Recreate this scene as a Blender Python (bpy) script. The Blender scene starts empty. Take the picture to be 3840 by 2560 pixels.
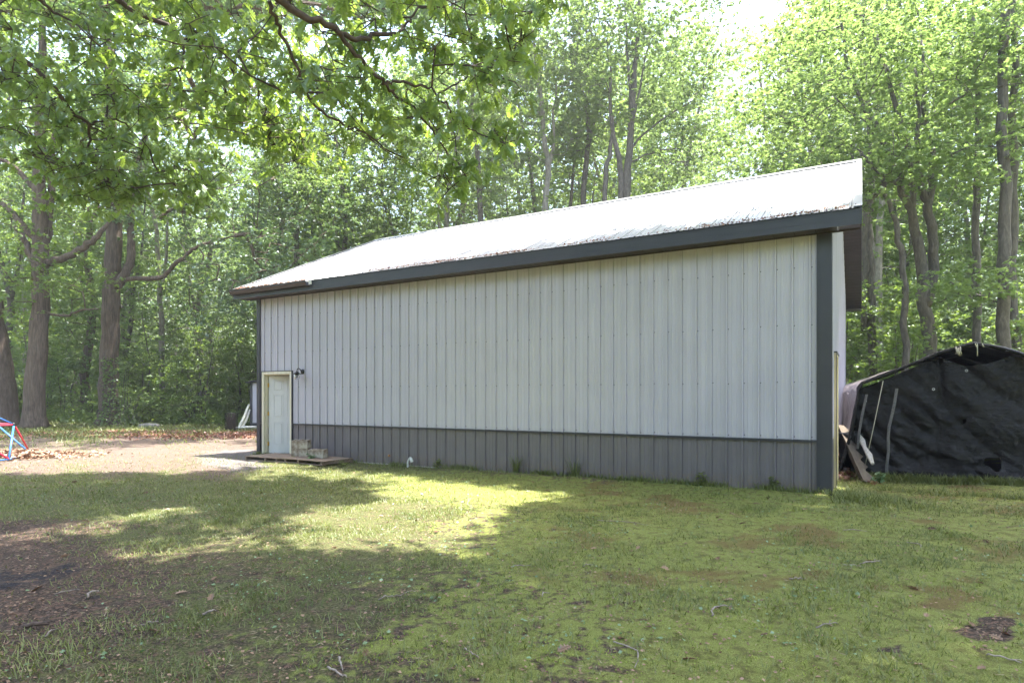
import bpy, math, random
import numpy as np
from mathutils import Vector, Matrix

R = math.radians
sc = bpy.context.scene
COL = sc.collection
rng = np.random.default_rng(7)
random.seed(7)

# ------------------------------------------------------------------ camera, world, sun, exposure
F, CX, HY, CH = 2300.0, 1920.0, 1484.0, 1.54        # focal (px of a 3840 frame), centre column, horizon row, eye height
cam_d = bpy.data.cameras.new('camera'); cam = bpy.data.objects.new('camera', cam_d); COL.objects.link(cam)
cam.location = (0, 0, CH); cam.rotation_euler = (R(90), 0, 0)
cam_d.sensor_width = 36.0; cam_d.lens = F / 3840 * 36.0
cam_d.shift_y = (HY - 1280) / 3840
cam_d.clip_start = 0.05; cam_d.clip_end = 1500
sc.camera = cam

SUNV = Vector((0.20, 0.06, 1.0)).normalized()        # towards the sun
SUN_E = math.asin(SUNV.z); SUN_A = math.atan2(SUNV.x, SUNV.y)
world = bpy.data.worlds.new('World'); sc.world = world; world.use_nodes = True
wn = world.node_tree.nodes; wl = world.node_tree.links; wn.clear()
sky = wn.new('ShaderNodeTexSky'); sky.sky_type = 'NISHITA'; sky.sun_disc = False
sky.sun_elevation = SUN_E; sky.sun_rotation = SUN_A
sky.air_density = 1.3; sky.dust_density = 4.2; sky.ozone_density = 0.8
bg = wn.new('ShaderNodeBackground'); bg.inputs[1].default_value = 0.15
wo = wn.new('ShaderNodeOutputWorld'); wl.new(sky.outputs[0], bg.inputs[0]); wl.new(bg.outputs[0], wo.inputs[0])
sun_d = bpy.data.lights.new('sun', 'SUN'); sun = bpy.data.objects.new('sun', sun_d); COL.objects.link(sun)
sun_d.energy = 4.5; sun_d.angle = R(0.9); sun_d.color = (1.0, 0.95, 0.87)
sun.rotation_euler = SUNV.to_track_quat('Z', 'Y').to_euler()
sun.location = (0, 0, 60)
sc.view_settings.view_transform = 'Standard'; sc.view_settings.look = 'None'
sc.view_settings.exposure = 2.5; sc.view_settings.gamma = 1.0
sc.render.engine = 'CYCLES'
cy = sc.cycles
cy.max_bounces = 7; cy.diffuse_bounces = 4; cy.glossy_bounces = 3; cy.transmission_bounces = 4; cy.transparent_max_bounces = 6
cy.volume_bounces = 0; cy.use_denoising = True; cy.denoising_prefilter = 'ACCURATE'
cy.caustics_reflective = False; cy.caustics_refractive = False
cy.sample_clamp_indirect = 6

# ------------------------------------------------------------------ helpers
def P(x, y, Y):
    return Vector(((x - CX) / F * Y, Y, CH + (HY - y) / F * Y))
def G(x, y):
    Y = CH * F / (y - HY); return Vector(((x - CX) / F * Y, Y, 0))
def tag(o, label=None, cat=None, group=None, kind=None):
    if label: o['label'] = label
    if cat: o['category'] = cat
    if group: o['group'] = group
    if kind: o['kind'] = kind
    return o
def empty(name, loc=(0, 0, 0), rz=0.0, label=None, cat=None, group=None):
    o = bpy.data.objects.new(name, None); COL.objects.link(o); o.location = loc; o.rotation_euler = (0, 0, rz)
    o.empty_display_size = 0.2
    return tag(o, label, cat, group)
def np_mesh(name, verts, faces, mat, parent=None, smooth=False, attrs=None):
    """verts (N,3); faces (M,k) array with one face size, or a list of such arrays"""
    me = bpy.data.meshes.new(name)
    fl = faces if isinstance(faces, list) else [faces]
    verts = np.asarray(verts, dtype=np.float32)
    sizes = np.concatenate([np.full(len(f), f.shape[1], dtype=np.int32) for f in fl])
    loops = np.concatenate([f.reshape(-1) for f in fl]).astype(np.int32)
    me.vertices.add(len(verts)); me.vertices.foreach_set('co', verts.ravel())
    me.loops.add(len(loops)); me.loops.foreach_set('vertex_index', loops)
    me.polygons.add(len(sizes))
    st = np.zeros(len(sizes), dtype=np.int32); st[1:] = np.cumsum(sizes)[:-1]
    me.polygons.foreach_set('loop_start', st)
    me.polygons.foreach_set('use_smooth', np.full(len(sizes), smooth, dtype=bool))
    if attrs:
        for k, v in attrs.items():
            a = me.attributes.new(k, 'FLOAT', 'POINT'); a.data.foreach_set('value', np.asarray(v, dtype=np.float32))
    me.update(calc_edges=True); me.validate()
    me.materials.append(mat)
    o = bpy.data.objects.new(name, me); COL.objects.link(o); o.parent = parent
    return o

class MB:
    def __init__(s): s.v = []; s.f = []
    def add(s, vs, fs):
        b = len(s.v); s.v += [tuple(p) for p in vs]; s.f += [[i + b for i in f] for f in fs]
    def box(s, x0, x1, y0, y1, z0, z1, M=None):
        vs = [Vector((x, y, z)) for z in (z0, z1) for y in (y0, y1) for x in (x0, x1)]
        if M: vs = [M @ v for v in vs]
        s.add(vs, [(0, 2, 3, 1), (4, 5, 7, 6), (0, 1, 5, 4), (2, 6, 7, 3), (0, 4, 6, 2), (1, 3, 7, 5)])
    def bbox(s, x0, x1, y0, y1, z0, z1, b=0.006, M=None):
        """a box with chamfered edges"""
        import bmesh
        bm = bmesh.new(); bmesh.ops.create_cube(bm, size=1)
        for v in bm.verts:
            v.co = Vector((x0 + (v.co.x + .5) * (x1 - x0), y0 + (v.co.y + .5) * (y1 - y0), z0 + (v.co.z + .5) * (z1 - z0)))
        bmesh.ops.bevel(bm, geom=bm.edges[:], offset=b, segments=1, affect='EDGES')
        bm.verts.ensure_lookup_table()
        vs = [(M @ v.co) if M else v.co.copy() for v in bm.verts]
        fs = [[v.index for v in f.verts] for f in bm.faces]
        bm.free(); s.add(vs, fs)
    def tube(s, pts, rad, n=8, caps=True, flare=None):
        pts = [Vector(p) for p in pts]
        rads = rad if hasattr(rad, '__len__') else [rad] * len(pts)
        rings = []
        t = (pts[1] - pts[0]).normalized()
        a = Vector((1, 0, 0)) if abs(t.x) < 0.8 else Vector((0, 1, 0))
        u = t.cross(a).normalized()
        for i, p in enumerate(pts):
            if i == 0: t = (pts[1] - pts[0])
            elif i == len(pts) - 1: t = (pts[-1] - pts[-2])
            else: t = (pts[i + 1] - pts[i - 1])
            t = t.normalized(); u = (u - t * u.dot(t)).normalized(); w = t.cross(u)
            ring = []
            for k in range(n):
                th = 2 * math.pi * k / n
                r = rads[i] * (flare(i, th) if flare else 1)
                ring.append(p + (u * math.cos(th) + w * math.sin(th)) * r)
            rings.append(ring)
        vs = [q for r_ in rings for q in r_]
        fs = []
        for i in range(len(pts) - 1):
            for k in range(n):
                k2 = (k + 1) % n
                fs.append((i * n + k, i * n + k2, (i + 1) * n + k2, (i + 1) * n + k))
        if caps:
            fs.append(tuple(range(n))[::-1]); fs.append(tuple((len(pts) - 1) * n + k for k in range(n)))
        s.add(vs, fs)
    def lathe(s, prof, n=16, M=None):
        vs = []
        for r, z in prof:
            for k in range(n):
                th = 2 * math.pi * k / n; p = Vector((r * math.cos(th), r * math.sin(th), z))
                vs.append(M @ p if M else p)
        fs = []
        for i in range(len(prof) - 1):
            for k in range(n):
                k2 = (k + 1) % n; fs.append((i * n + k, i * n + k2, (i + 1) * n + k2, (i + 1) * n + k))
        s.add(vs, fs)
    def build(s, name, mat, parent=None, smooth=False):
        me = bpy.data.meshes.new(name); me.from_pydata(s.v, [], s.f); me.update()
        if smooth: me.polygons.foreach_set('use_smooth', [True] * len(me.polygons))
        me.materials.append(mat)
        o = bpy.data.objects.new(name, me); COL.objects.link(o); o.parent = parent
        return o

# ------------------------------------------------------------------ materials
def mat(name, base=(.5, .5, .5), rough=.6, metal=0.0, spec=.5):
    m = bpy.data.materials.new(name); m.use_nodes = True
    b = m.node_tree.nodes['Principled BSDF']
    b.inputs['Base Color'].default_value = (*base, 1); b.inputs['Roughness'].default_value = rough
    b.inputs['Metallic'].default_value = metal; b.inputs['Specular IOR Level'].default_value = spec
    return m
def nodes(m): return m.node_tree.nodes, m.node_tree.links, m.node_tree.nodes['Principled BSDF']
def noise(m, scale, detail=4, rough=.55, vec=None, mapping=None, coord='Object', dist=0):
    n, l, b = nodes(m)
    tc = n.new('ShaderNodeTexCoord'); src = tc.outputs[coord]
    if mapping:
        mp = n.new('ShaderNodeMapping'); mp.inputs['Scale'].default_value = mapping; l.new(src, mp.inputs[0]); src = mp.outputs[0]
    t = n.new('ShaderNodeTexNoise'); t.inputs['Scale'].default_value = scale; t.inputs['Detail'].default_value = detail
    t.inputs['Roughness'].default_value = rough; t.inputs['Distortion'].default_value = dist
    l.new(src, t.inputs['Vector']); return t.outputs['Fac']
def ramp(m, fac, stops, interp='LINEAR'):
    n, l, b = nodes(m); r = n.new('ShaderNodeValToRGB'); r.color_ramp.interpolation = interp
    e = r.color_ramp.elements
    while len(e) > 2: e.remove(e[-1])
    for i, (p, c) in enumerate(stops):
        if i < 2: e[i].position = p; e[i].color = (*c, 1)
        else: q = e.new(p); q.color = (*c, 1)
    l.new(fac, r.inputs[0]); return r.outputs[0]
def mixc(m, fac, a, b_, mode='MIX'):
    n, l, b = nodes(m); x = n.new('ShaderNodeMix'); x.data_type = 'RGBA'; x.blend_type = mode
    for sock, v in ((x.inputs[0], fac), (x.inputs[6], a), (x.inputs[7], b_)):
        if hasattr(v, 'links') or isinstance(v, bpy.types.NodeSocket): l.new(v, sock)
        elif isinstance(v, (int, float)): sock.default_value = v
        else: sock.default_value = (*v, 1)
    return x.outputs[2]
def mth(m, op, a, b_=None, clamp=False):
    n, l, b = nodes(m); x = n.new('ShaderNodeMath'); x.operation = op; x.use_clamp = clamp
    for i, v in enumerate((a, b_)):
        if v is None: continue
        if isinstance(v, bpy.types.NodeSocket): l.new(v, x.inputs[i])
        else: x.inputs[i].default_value = v
    return x.outputs[0]
def bump(m, h, strength=.3, dist=.02):
    n, l, b = nodes(m); x = n.new('ShaderNodeBump'); x.inputs['Strength'].default_value = strength; x.inputs['Distance'].default_value = dist
    l.new(h, x.inputs['Height']); l.new(x.outputs[0], b.inputs['Normal'])
def setc(m, sock): n, l, b = nodes(m); l.new(sock, b.inputs['Base Color'])
def setr(m, sock): n, l, b = nodes(m); l.new(sock, b.inputs['Roughness'])
def attr(m, name):
    n, l, b = nodes(m); a = n.new('ShaderNodeAttribute'); a.attribute_name = name; return a.outputs['Fac']
def vary(name, c0, c1, scale=6, rough=.6, metal=0., spec=.5, bs=0, bsc=40, mapping=None, p=(.3, .7)):
    m = mat(name, c0, rough, metal, spec)
    setc(m, ramp(m, noise(m, scale, 5, mapping=mapping), [(p[0], c0), (p[1], c1)]))
    if bs: bump(m, noise(m, bsc, 4, mapping=mapping), bs, .01)
    return m

def leaf_mat(name, dark, light, trans, tf=.45, gloss=.07):
    m = bpy.data.materials.new(name); m.use_nodes = True; n = m.node_tree.nodes; l = m.node_tree.links
    n.remove(n['Principled BSDF']); out = n['Material Output']
    a = n.new('ShaderNodeAttribute'); a.attribute_name = 'rnd'
    r1 = n.new('ShaderNodeValToRGB'); r1.color_ramp.elements[0].color = (*dark, 1); r1.color_ramp.elements[1].color = (*light, 1)
    l.new(a.outputs['Fac'], r1.inputs[0])
    r2 = n.new('ShaderNodeValToRGB'); r2.color_ramp.elements[0].color = (*[c * .62 for c in trans], 1); r2.color_ramp.elements[1].color = (*trans, 1)
    l.new(a.outputs['Fac'], r2.inputs[0])
    d = n.new('ShaderNodeBsdfDiffuse'); t = n.new('ShaderNodeBsdfTranslucent'); g = n.new('ShaderNodeBsdfGlossy')
    g.inputs['Roughness'].default_value = .42; g.inputs['Color'].default_value = (.9, .95, 1, 1)
    l.new(r1.outputs[0], d.inputs[0]); l.new(r2.outputs[0], t.inputs[0])
    x = n.new('ShaderNodeMixShader'); x.inputs[0].default_value = tf; l.new(d.outputs[0], x.inputs[1]); l.new(t.outputs[0], x.inputs[2])
    y = n.new('ShaderNodeMixShader'); y.inputs[0].default_value = gloss; l.new(x.outputs[0], y.inputs[1]); l.new(g.outputs[0], y.inputs[2])
    l.new(y.outputs[0], out.inputs[0]); return m
M_OAK = leaf_mat('oak_leaf', (.045, .10, .022), (.16, .26, .05), (.40, .56, .08), .58, .08)
M_MAPLE = leaf_mat('maple_leaf', (.07, .135, .04), (.18, .265, .085), (.32, .46, .12), .52, .035)
M_BLUEOAK = leaf_mat('cool_oak_leaf', (.05, .11, .045), (.13, .22, .09), (.22, .36, .10), .45, .12)
M_BUSH = leaf_mat('bush_leaf', (.055, .115, .026), (.17, .255, .06), (.34, .49, .08), .5, .05)
M_GRASS = leaf_mat('grass_blade', (.06, .095, .02), (.25, .27, .085), (.22, .27, .055), .35, .03)
M_MOSS = leaf_mat('moss_tuft', (.085, .13, .028), (.36, .41, .10), (.25, .33, .06), .3, .0)
M_RUSTM = leaf_mat('spore_stalk', (.10, .045, .02), (.26, .14, .06), (.2, .1, .04), .2, 0)
M_STRAW = leaf_mat('straw', (.20, .15, .08), (.52, .43, .27), (.2, .15, .09), .2, .03)
M_LITTER = leaf_mat('dry_leaf', (.10, .05, .03), (.42, .28, .19), (.16, .08, .04), .2, .03)
M_REDLEAF = leaf_mat('russet_leaf', (.12, .045, .028), (.36, .17, .11), (.2, .07, .03), .2, .05)
M_CATKIN = leaf_mat('catkin', (.20, .09, .05), (.42, .24, .15), (.3, .15, .08), .2, 0)
M_CLOVER = leaf_mat('weed_leaf', (.09, .17, .06), (.22, .33, .16), (.16, .28, .08), .3, .08)

def bark(name, c0, c1, sx=9, zs=.16, bs=.9):
    m = mat(name, c0, .9, spec=.2)
    h = noise(m, sx, 5, .65, mapping=(1, 1, zs), dist=.4); h2 = noise(m, 1.3, 3)
    col = ramp(m, h, [(.32, tuple(c * .35 for c in c0)), (.5, c0), (.72, c1)])
    setc(m, mixc(m, mth(m, 'MULTIPLY', h2, .45), col, tuple(c * 1.25 for c in c1), 'MIX'))
    bump(m, h, bs, .05); return m
M_BARK = bark('oak_bark', (.095, .070, .055), (.20, .158, .128), 16, .10, 1.0)
M_BARK2 = bark('maple_bark', (.075, .068, .06), (.155, .14, .125), 14, .25, .6)
M_BARK3 = bark('pale_bark', (.19, .17, .15), (.33, .31, .28), 12, .3, .5)
M_TWIG = vary('dark_bark', (.04, .026, .022), (.10, .07, .055), 20, .85, bs=.3)

# ------------------------------------------------------------------ leaves and trees
T_DIAMOND = (np.array([[0, 0, 0], [-.36, .45, .07], [0, 1, -.06], [.36, .45, .07]]), [np.array([[0, 3, 2, 1]])])
T_LOBED = (np.array([[0, 0, 0], [-.5, .3, .06], [-.16, .52, .03], [0, 1.0, -.1], [.16, .52, .03], [.5, .3, .06], [-.34, .82, 0], [.34, .82, 0], [0, .5, 0]]),
           [np.array([[0, 8, 2, 1], [0, 5, 4, 8], [8, 4, 3, 2]]), np.array([[2, 8, 6], [8, 4, 7]])])
def oak_template():
    o = [(.03, .0), (.045, .13), (.19, .20), (.07, .30), (.29, .42), (.10, .50), (.35, .66), (.14, .71), (.23, .88), (.07, .90), (0, 1.0)]
    v = [(0, 0, 0)]
    rt = [(x, y, abs(x) * .28 - .22 * y * y) for x, y in o]; lf = [(-x, y, z) for x, y, z in rt[:-1]]
    v = [(0, 0, 0)] + rt + lf                              # 0 | 1..11 | 12..21
    right = [0] + list(range(1, 12)); left = [0, 11] + list(range(21, 11, -1))
    return (np.array(v), [np.array([right]), np.array([left])])
T_OAK = oak_template()
T_BLADE = (np.array([[-.5, 0, 0], [.5, 0, 0], [.32, .55, .10], [0, 1, .32], [-.32, .55, .10]]), [np.array([[0, 1, 2, 4]]), np.array([[4, 2, 3]])])

def unit(a): return a / np.maximum(np.linalg.norm(a, axis=-1, keepdims=True), 1e-9)
def leaves(name, tpl, pos, dirs, nrm, size, m, parent=None, rnd=None, width=None, smooth=False):
    tv, tf = tpl; n = len(pos); k = len(tv)
    D = unit(dirs); X = unit(np.cross(D, nrm)); N = np.cross(X, D)
    size = np.broadcast_to(size, (n,))[:, None, None]
    wid = size if width is None else np.broadcast_to(width, (n,))[:, None, None]
    V = pos[:, None, :] + wid * tv[None, :, 0:1] * X[:, None, :] + size * (tv[None, :, 1:2] * D[:, None, :] + tv[None, :, 2:3] * N[:, None, :])
    off = (np.arange(n) * k)[:, None, None]
    fs = [(f[None] + off).reshape(-1, f.shape[1]) for f in tf]
    if rnd is None: rnd = rng.random(n)
    return np_mesh(name, V.reshape(-1, 3), fs, m, parent, smooth, {'rnd': np.repeat(rnd, k)})

def rosettes(tips, k, droop=.25, tilt=.45, spread=.02, crnd=None):
    n = len(tips) * k
    pos = np.repeat(tips, k, 0) + rng.normal(0, spread, (n, 3))
    az = rng.random(n) * 2 * np.pi
    dirs = np.stack([np.cos(az), np.sin(az), -droop + rng.normal(0, .35, n)], 1)
    nrm = np.array([0, 0, 1.0]) + rng.normal(0, tilt, (n, 3))
    base = np.repeat(rng.random(len(tips)) if crnd is None else crnd, k)
    return pos, dirs, nrm, np.clip(base * .55 + rng.random(n) * .45, 0, 1)

def arc(a, b, lift, jit, n=4):
    a, b = np.asarray(a, float), np.asarray(b, float); L = np.linalg.norm(b - a)
    t = np.linspace(0, 1, n + 1)[:, None]
    p = a + (b - a) * t
    p[:, 2] += lift * L * 4 * t[:, 0] * (1 - t[:, 0]) * .5
    p[1:-1] += rng.normal(0, jit * L, (n - 1, 3)); return p

def grow(trunks, clusters, rt=.010, up=.6, expo=.46, lift=.12, jit=.035, seg=.9, maxr=1.0, kids=6):
    """greedy branching: every leaf cluster joins the nearest wood already there. trunks: list of (points, radii)"""
    N = []; PAR = []
    for pts, _ in trunks:
        for i in range(len(pts) - 1):
            a, b = np.array(pts[i], float), np.array(pts[i + 1], float)
            k = max(1, int(np.linalg.norm(b - a) / .8))
            for j in range(k): N.append(a + (b - a) * j / k); PAR.append(-1)
        N.append(np.array(pts[-1], float)); PAR.append(-1)
    zmin = min(c[2] for c in clusters) - 1.5
    T0 = np.array(N); usable = [p[2] > min(zmin, 99) for p in N]
    d = np.array([np.min(np.linalg.norm(T0 - c, axis=1)) for c in clusters])
    edges = []; cl = np.asarray(clusters)
    arr = np.zeros((len(N) + len(cl) * 14, 3)); arr[:len(N)] = N; cnt = len(N)
    par = PAR + [-1] * (len(cl) * 14); ok = np.zeros(len(arr), bool); ok[:cnt] = usable
    for ci in np.argsort(d):
        c = cl[ci]; A = arr[:cnt]
        dist = np.linalg.norm(A - c, axis=1) + up * np.maximum(0, A[:, 2] - c[2] + .1) + np.where(ok[:cnt], 0, 50)
        j = int(np.argmin(dist)); L = np.linalg.norm(A[j] - c)
        n = max(1, min(12, int(L / seg)))
        pts = arc(A[j], c, lift, jit, max(2, n)) if L > .3 else np.array([A[j], c])
        ids = [j]
        for q in pts[1:]:
            arr[cnt] = q; par[cnt] = ids[-1]; ok[cnt] = True; ids.append(cnt); cnt += 1
        edges.append(ids)
    w = np.zeros(cnt); 
    for ids in edges: w[ids[-1]] += 1
    for i in range(cnt - 1, -1, -1):
        if par[i] >= 0: w[par[i]] += w[i]
    r = np.minimum(rt * np.maximum(w, 1) ** expo, maxr)
    mb = MB()
    for ids in edges:
        pts = [arr[i] for i in ids]; rr = [min(r[ids[0]], r[ids[1]] * 1.2)] + [r[i] for i in ids[1:]]
        mb.tube(pts, rr, 3 if rr[0] < .02 else (kids if rr[0] > .05 else 4), caps=False)
    return mb

def wob(pts, jit=.05, sub=4):
    """smooth polyline through points with little wobble"""
    pts = [Vector(p) for p in pts]; out = []
    for i in range(len(pts) - 1):
        p0 = pts[max(i - 1, 0)]; p1 = pts[i]; p2 = pts[i + 1]; p3 = pts[min(i + 2, len(pts) - 1)]
        for j in range(sub):
            t = j / sub
            q = 0.5 * ((2 * p1) + (p2 - p0) * t + (2 * p0 - 5 * p1 + 4 * p2 - p3) * t * t + (3 * p1 - p0 - 3 * p2 + p3) * t ** 3)
            if i + j > 0: q = q + Vector(rng.normal(0, jit, 3))
            out.append(q)
    out.append(pts[-1]); return out
def lerp_list(v, n): return list(np.interp(np.linspace(0, 1, n), np.linspace(0, 1, len(v)), v))

def make_tree(name, base, stems, clusters, label, cat='tree', group=None, leaf=.14, tips=6, k=6, spread=.35, flat=.5, tpl=T_DIAMOND,
              lm=None, bm=None, rt=.010, up=.6, flare=True, droop=.25, maxr=.5, lift=.12, wobble=.03, tilt=.45, seg=.9, twigs=False, hue=0.0):
    """stems: list of (points, radii) in world space; clusters: (n,3) world"""
    base = Vector(base); root = empty(name, base, 0, label, cat, group)
    off = np.array(base)
    mb = MB(); tr = []
    for si, (pts, rad) in enumerate(stems):
        w = wob([Vector(p) - base for p in pts], wobble); rr = lerp_list(rad, len(w))
        ph = rng.random() * 6
        L0 = w[0]
        fl = None
        if flare and si == 0:
            zs = [q.z for q in w]
            fl = lambda i, th, zs=zs, ph=ph: 1 + (.55 + .35 * math.sin(5 * th + ph)) * math.exp(-max(zs[i], 0) / .38) + .03 * math.sin(3 * th + zs[i] * 2 + ph)
            # denser points near the ground
            if w[1].z - w[0].z > .5:
                ins = [w[0].lerp(w[1], t) for t in (.1, .25, .5)]
                rr = [rr[0]] + [rr[0] + (rr[1] - rr[0]) * t for t in (.1, .25, .5)] + rr[1:]; w = [w[0]] + ins + w[1:]
                zs[:] = [q.z for q in w]
        mb.tube(w, rr, 18 if rad[0] > .2 else 9, caps=True, flare=fl)
        tr.append(([np.array(q) for q in w], rr))
    clusters = np.asarray(clusters) - off
    g = grow(tr, clusters, rt=rt, up=up, maxr=maxr, lift=lift, seg=seg)
    b = len(mb.v); mb.v += g.v; mb.f += [[i + b for i in f] for f in g.f]
    nt = tips
    tp = np.repeat(clusters, nt, 0) + rng.normal(0, 1, (len(clusters) * nt, 3)) * np.array([spread, spread, spread * flat])
    if twigs:
        cc = np.repeat(clusters, nt, 0)
        for i in range(len(tp)): mb.tube([cc[i], (cc[i] + tp[i]) / 2 + rng.normal(0, .03, 3), tp[i]], [.006, .0045, .003], 3, caps=False)
    mb.build('trunk', bm or M_BARK2, root, smooth=True)
    crn = np.repeat(rng.random(len(clusters)), nt) * .6 + rng.random(len(tp)) * .4 + hue
    pos, dr, nr, rn = rosettes(tp, k, droop, tilt, leaf * .25, crn)
    leaves('crown', tpl, pos, dr, nr, leaf * rng.uniform(.7, 1.25, len(pos)), lm or M_MAPLE, root, rn)
    return root

def ellip(c, r, n, shell=.55):
    """points in an ellipsoid, thicker towards the outside"""
    v = unit(rng.normal(0, 1, (n, 3))); u = rng.random(n) ** (1 / 3.) ; u = shell + (1 - shell) * u if shell else u
    u = np.where(rng.random(n) < .7, u, rng.random(n))
    return np.array(c) + v * u[:, None] * np.array(r)
def copy_tree(o, loc, rz, s=1.0, label=None, group=None):
    c = o.copy(); COL.objects.link(c); c.location = loc; c.rotation_euler = (0, 0, rz); c.scale = (s, s, s)
    if label: c['label'] = label
    if group: c['group'] = group
    for ch in list(o.children):
        d = ch.copy(); COL.objects.link(d); d.parent = c
    return c

def vn(X, Y, s, seed=0):
    """cheap smooth value noise 0..1"""
    r = np.random.default_rng(seed); T = r.random((64, 64)); x = X / s + 1000.3; y = Y / s + 1000.7
    xi = np.floor(x).astype(int); yi = np.floor(y).astype(int); fx = x - xi; fy = y - yi
    fx = fx * fx * (3 - 2 * fx); fy = fy * fy * (3 - 2 * fy)
    a = T[xi % 64, yi % 64]; b = T[(xi + 1) % 64, yi % 64]; c = T[xi % 64, (yi + 1) % 64]; d = T[(xi + 1) % 64, (yi + 1) % 64]
    return (a * (1 - fx) + b * fx) * (1 - fy) + (c * (1 - fx) + d * fx) * fy
def rustf(X, Y):   # reddish patches where the moss has set its spore stalks
    v = vn(X * .7, Y, .62, 51) * .5 + vn(X * .7, Y, .21, 52) * .3 + vn(X, Y, .09, 53) * .2
    return np.clip((v - .57) / .09, 0, 1) * .75 * np.clip((X + .5) / 1.5, 0, 1)
# ------------------------------------------------------------------ the lie of the land: cover of the ground, read off the yard
A0 = Vector((-6.635, 16.03, 0)); ANG = math.atan2(-6.57, 11.54); LEN = 13.28; WID = 9.78
ax = Vector((math.cos(ANG), math.sin(ANG), 0)); ay = Vector((-math.sin(ANG), math.cos(ANG), 0))
def B(x, y, z=0): return A0 + ax * x + ay * y + Vector((0, 0, z))
def bl(X, Y):   # world -> building local (arrays)
    dx, dy = X - A0.x, Y - A0.y
    return dx * ax.x + dy * ax.y, dx * ay.x + dy * ay.y
def bx(px, yl=0.0):  # picture column on the line y=yl of the building -> local x
    k = (px - CX) / F; q = B(0, yl); return (k * q.y - q.x) / (ax.x - k * ax.y)

CTRL = np.array([  # column,row: grass, moss, bareness
    (60, 1612, .9, 0), (250, 1625, .8, 0), (520, 1615, .7, 0), (800, 1615, .5, .1), (100, 1650, .15, 0), (500, 1650, .05, 0), (900, 1650, .1, 0),
    (100, 1700, .1, 0), (500, 1690, .02, 0), (900, 1690, 0, 0), (60, 1750, .1, 0), (500, 1750, .1, 0), (800, 1760, .1, 0), (950, 1735, .1, 0), (1050, 1745, .8, 0),
    (0, 1830, .8, 0), (300, 1830, .7, 0), (600, 1800, .55, 0), (700, 1840, .95, 0), (1000, 1800, 1, 0), (1250, 1790, .9, .3), (0, 1900, .75, 0), (450, 1900, .8, 0), (900, 1880, .9, 0), (1300, 1860, .8, .2),
    (1550, 1810, .6, .7), (1900, 1830, .4, .9), (2400, 1880, .3, .9), (2900, 1920, .3, .9), (3300, 1880, .6, .6), (3750, 1880, .6, .6),
    (0, 2010, .03, 0), (300, 2000, .2, 0), (600, 1960, .5, 0), (900, 1990, .45, 0), (1200, 1960, .5, 0), (1500, 1940, .5, .15), (1800, 1930, .4, .5),
    (0, 2150, 0, 0), (400, 2130, .08, 0), (800, 2120, .35, 0), (1200, 2120, .5, .1), (1600, 2100, .5, .35), (2000, 2050, .4, .75), (2500, 2050, .3, .8), (3100, 2060, .35, .9), (3700, 2050, .4, .9),
    (100, 2300, .02, 0), (450, 2280, .2, 0), (800, 2250, .5, .05), (1200, 2280, .4, .15), (1700, 2280, .4, .55), (2200, 2280, .35, .6), (2800, 2280, .3, .9), (3400, 2300, .2, .95), (3800, 2300, .2, .95),
    (100, 2500, .3, .1), (500, 2480, .4, .2), (900, 2470, .4, .3), (1300, 2460, .35, .35), (1700, 2420, .3, .7), (2200, 2500, .3, .45), (2800, 2480, .2, .9), (3300, 2500, .25, .95), (3800, 2520, .3, .9),
], float)
def img(X, Y):
    Ys = np.maximum(Y, .3); return CX + F * X / Ys, HY + F * CH / Ys
def cover(X, Y):
    px, py = img(X + (vn(X, Y, .7, 71) - .5) * .7 + (vn(X, Y, .2, 72) - .5) * .25, Y + (vn(X, Y, .6, 73) - .5) * .7 + (vn(X, Y, .18, 74) - .5) * .25)
    px = np.clip(px, -200, 4040); py = np.clip(py, 1500, 2700)
    q = lambda r: np.log(r - 1400.0) * 1500
    w = 1.0 / (((px[:, None] - CTRL[None, :, 0]) ** 2 + (q(py)[:, None] - q(CTRL[None, :, 1])) ** 2) + 2500) ** 1.6
    w /= w.sum(1, keepdims=True)
    g = (w * CTRL[None, :, 2]).sum(1); ms = (w * CTRL[None, :, 3]).sum(1)
    def blob(cx, cy, rx, ry): return np.clip(1.25 - ((px - cx) / rx) ** 2 - ((py - cy) / ry) ** 2, 0, 1)
    bare = np.maximum.reduce([blob(3190, 2375, 100, 38) * .9, blob(3640, 2350, 110, 45), blob(3720, 2400, 120, 40) * .8, blob(2580, 1925, 0.1, 0.1)])
    g = g * (1 - bare); ms = ms * (1 - bare)
    char = blob(90, 2190, 330, 75)
    # strip of litter at the foot of the long wall
    lx, ly = bl(X, Y); foot = np.clip(1 - np.abs(ly + .25) / .45, 0, 1) * ((lx > 1.5) & (lx < LEN))
    ms = ms * (1 - .6 * foot * (lx < 10))
    gr = np.clip(1 - ((px - 900) / 260) ** 2 - ((py - 1725) / 55) ** 2, 0, 1)
    return g, ms, char, gr, bare

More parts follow.
